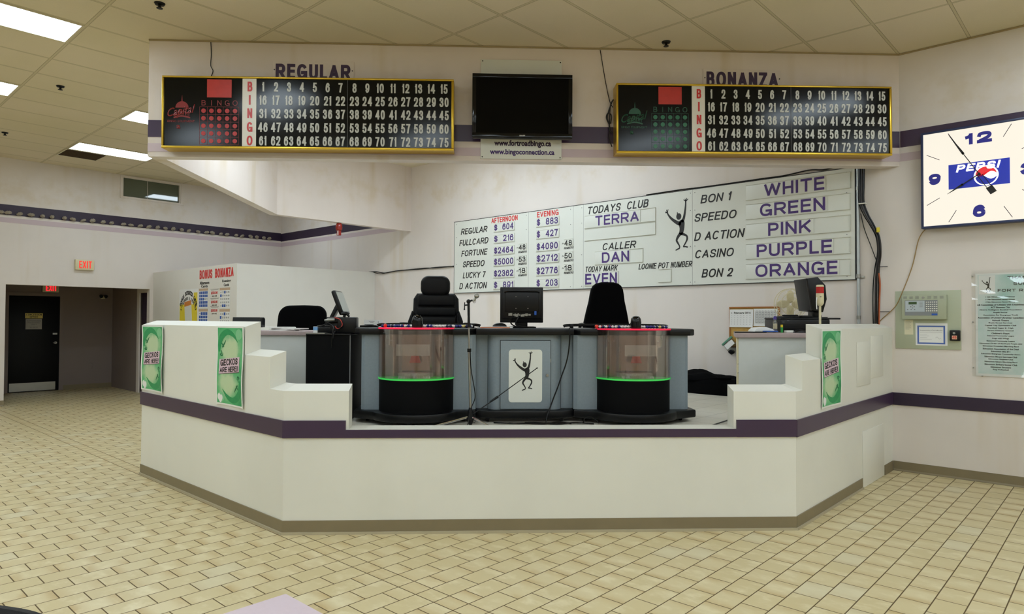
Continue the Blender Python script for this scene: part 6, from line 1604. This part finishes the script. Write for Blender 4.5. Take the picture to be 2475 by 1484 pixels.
t.part('yellow_tag', MB().box(-1.925, -1.895, -0.095, -0.08, 2.44, 2.49, 0.003), mat('yellow_tag', (214, 196, 60), 0.5, var=0))
m = MB().tube([(-10.85, -0.012, 2.428), (-10.6, -0.02, 2.424), (-10.35, -0.015, 2.389), (-10.1, -0.012, 2.405), (-9.88, -0.012, 2.417), (-9.3, -0.012, 2.414), (-8.8, -0.012, 2.424), (-8.43, -0.012, 2.418)], 0.009, 6)
m.tube([(-10.7, -0.03, 2.42), (-10.45, -0.03, 2.375), (-10.2, -0.025, 2.40), (-9.9, -0.025, 2.41), (-9.2, -0.02, 2.425), (-8.9, -0.02, 2.412), (-8.43, -0.02, 2.422)], 0.007, 6)
single('cable', 'pair of dark cables along the wall from the partition to the price board', 'cable', WB, -9.6, -0.012, 2.42, m, 'black')
single('cable', 'dark cable lying along the top edge of the price board', 'cable', WB, -2.6, -0.012, 3.17, MB().tube([(-4.7, -0.014, 3.176), (-4.2, -0.014, 3.182), (-3.9, -0.014, 3.176), (-3.2, -0.014, 3.178), (-2.9, -0.014, 3.178), (-2.62, -0.014, 3.20), (-2.45, -0.014, 3.182), (-2.2, -0.014, 3.21), (-2.11, -0.02, 3.25)], 0.007, 6), 'black')

# ================================================================== NEAR THE VIEWER
t = T('table', 'pale lilac topped folding table whose corner shows at the foot of the photo', 'table', W0, -1.38, 0.08, 0)
t.part('top', MB().box(-1.765, -1.0, -0.84, 0.99, 0.72, 0.745, 0.006), 'lilacsheet')
t.part('edge', MB().box(-1.768, -0.997, -0.843, 0.993, 0.7225, 0.7375, 0.004), 'greyink')
for (x, yy) in ((-1.70, 0.85), (-1.07, 0.85), (-1.70, -0.70), (-1.07, -0.70)): t.part('leg', MB().cyl((x, yy, 0), (x, yy, 0.72), 0.016), 'black')
ca = math.atan2(0.15, 0.28)
CHF = Frame(-2.052, 0.379, ca)
t = T('chair', 'black chair whose rounded back rim shows at the bottom left corner', 'chair', CHF, 0, 0, 0)
prof = []
for i in range(15):
    u = -1 + 2 * i / 14; prof.append((0.22 * u, 0.795 - 0.055 * abs(u) ** 4))
bk = prof + [(0.205, 0.52), (-0.205, 0.52)]
t.part('backrest', MB().prism(bk, -0.02, 0.025, 'xz', 0.012, 3), 'fabric')
t.part('rim', MB().tube([(x, 0.002, z) for x, z in prof] , 0.018, 8, 2), 'leather')
t.part('seat', MB().box(-0.22, 0.22, -0.46, -0.02, 0.42, 0.47, 0.02, 3), 'fabric')
for sx in (-1, 1):
    t.part('leg', MB().tube([(sx * 0.2, 0.01, 0.74), (sx * 0.205, 0.01, 0.45), (sx * 0.21, 0.07, 0.0)], 0.011, 8), 'black')
    t.part('leg', MB().tube([(sx * 0.2, -0.40, 0.43), (sx * 0.21, -0.44, 0.0)], 0.011, 8), 'black')
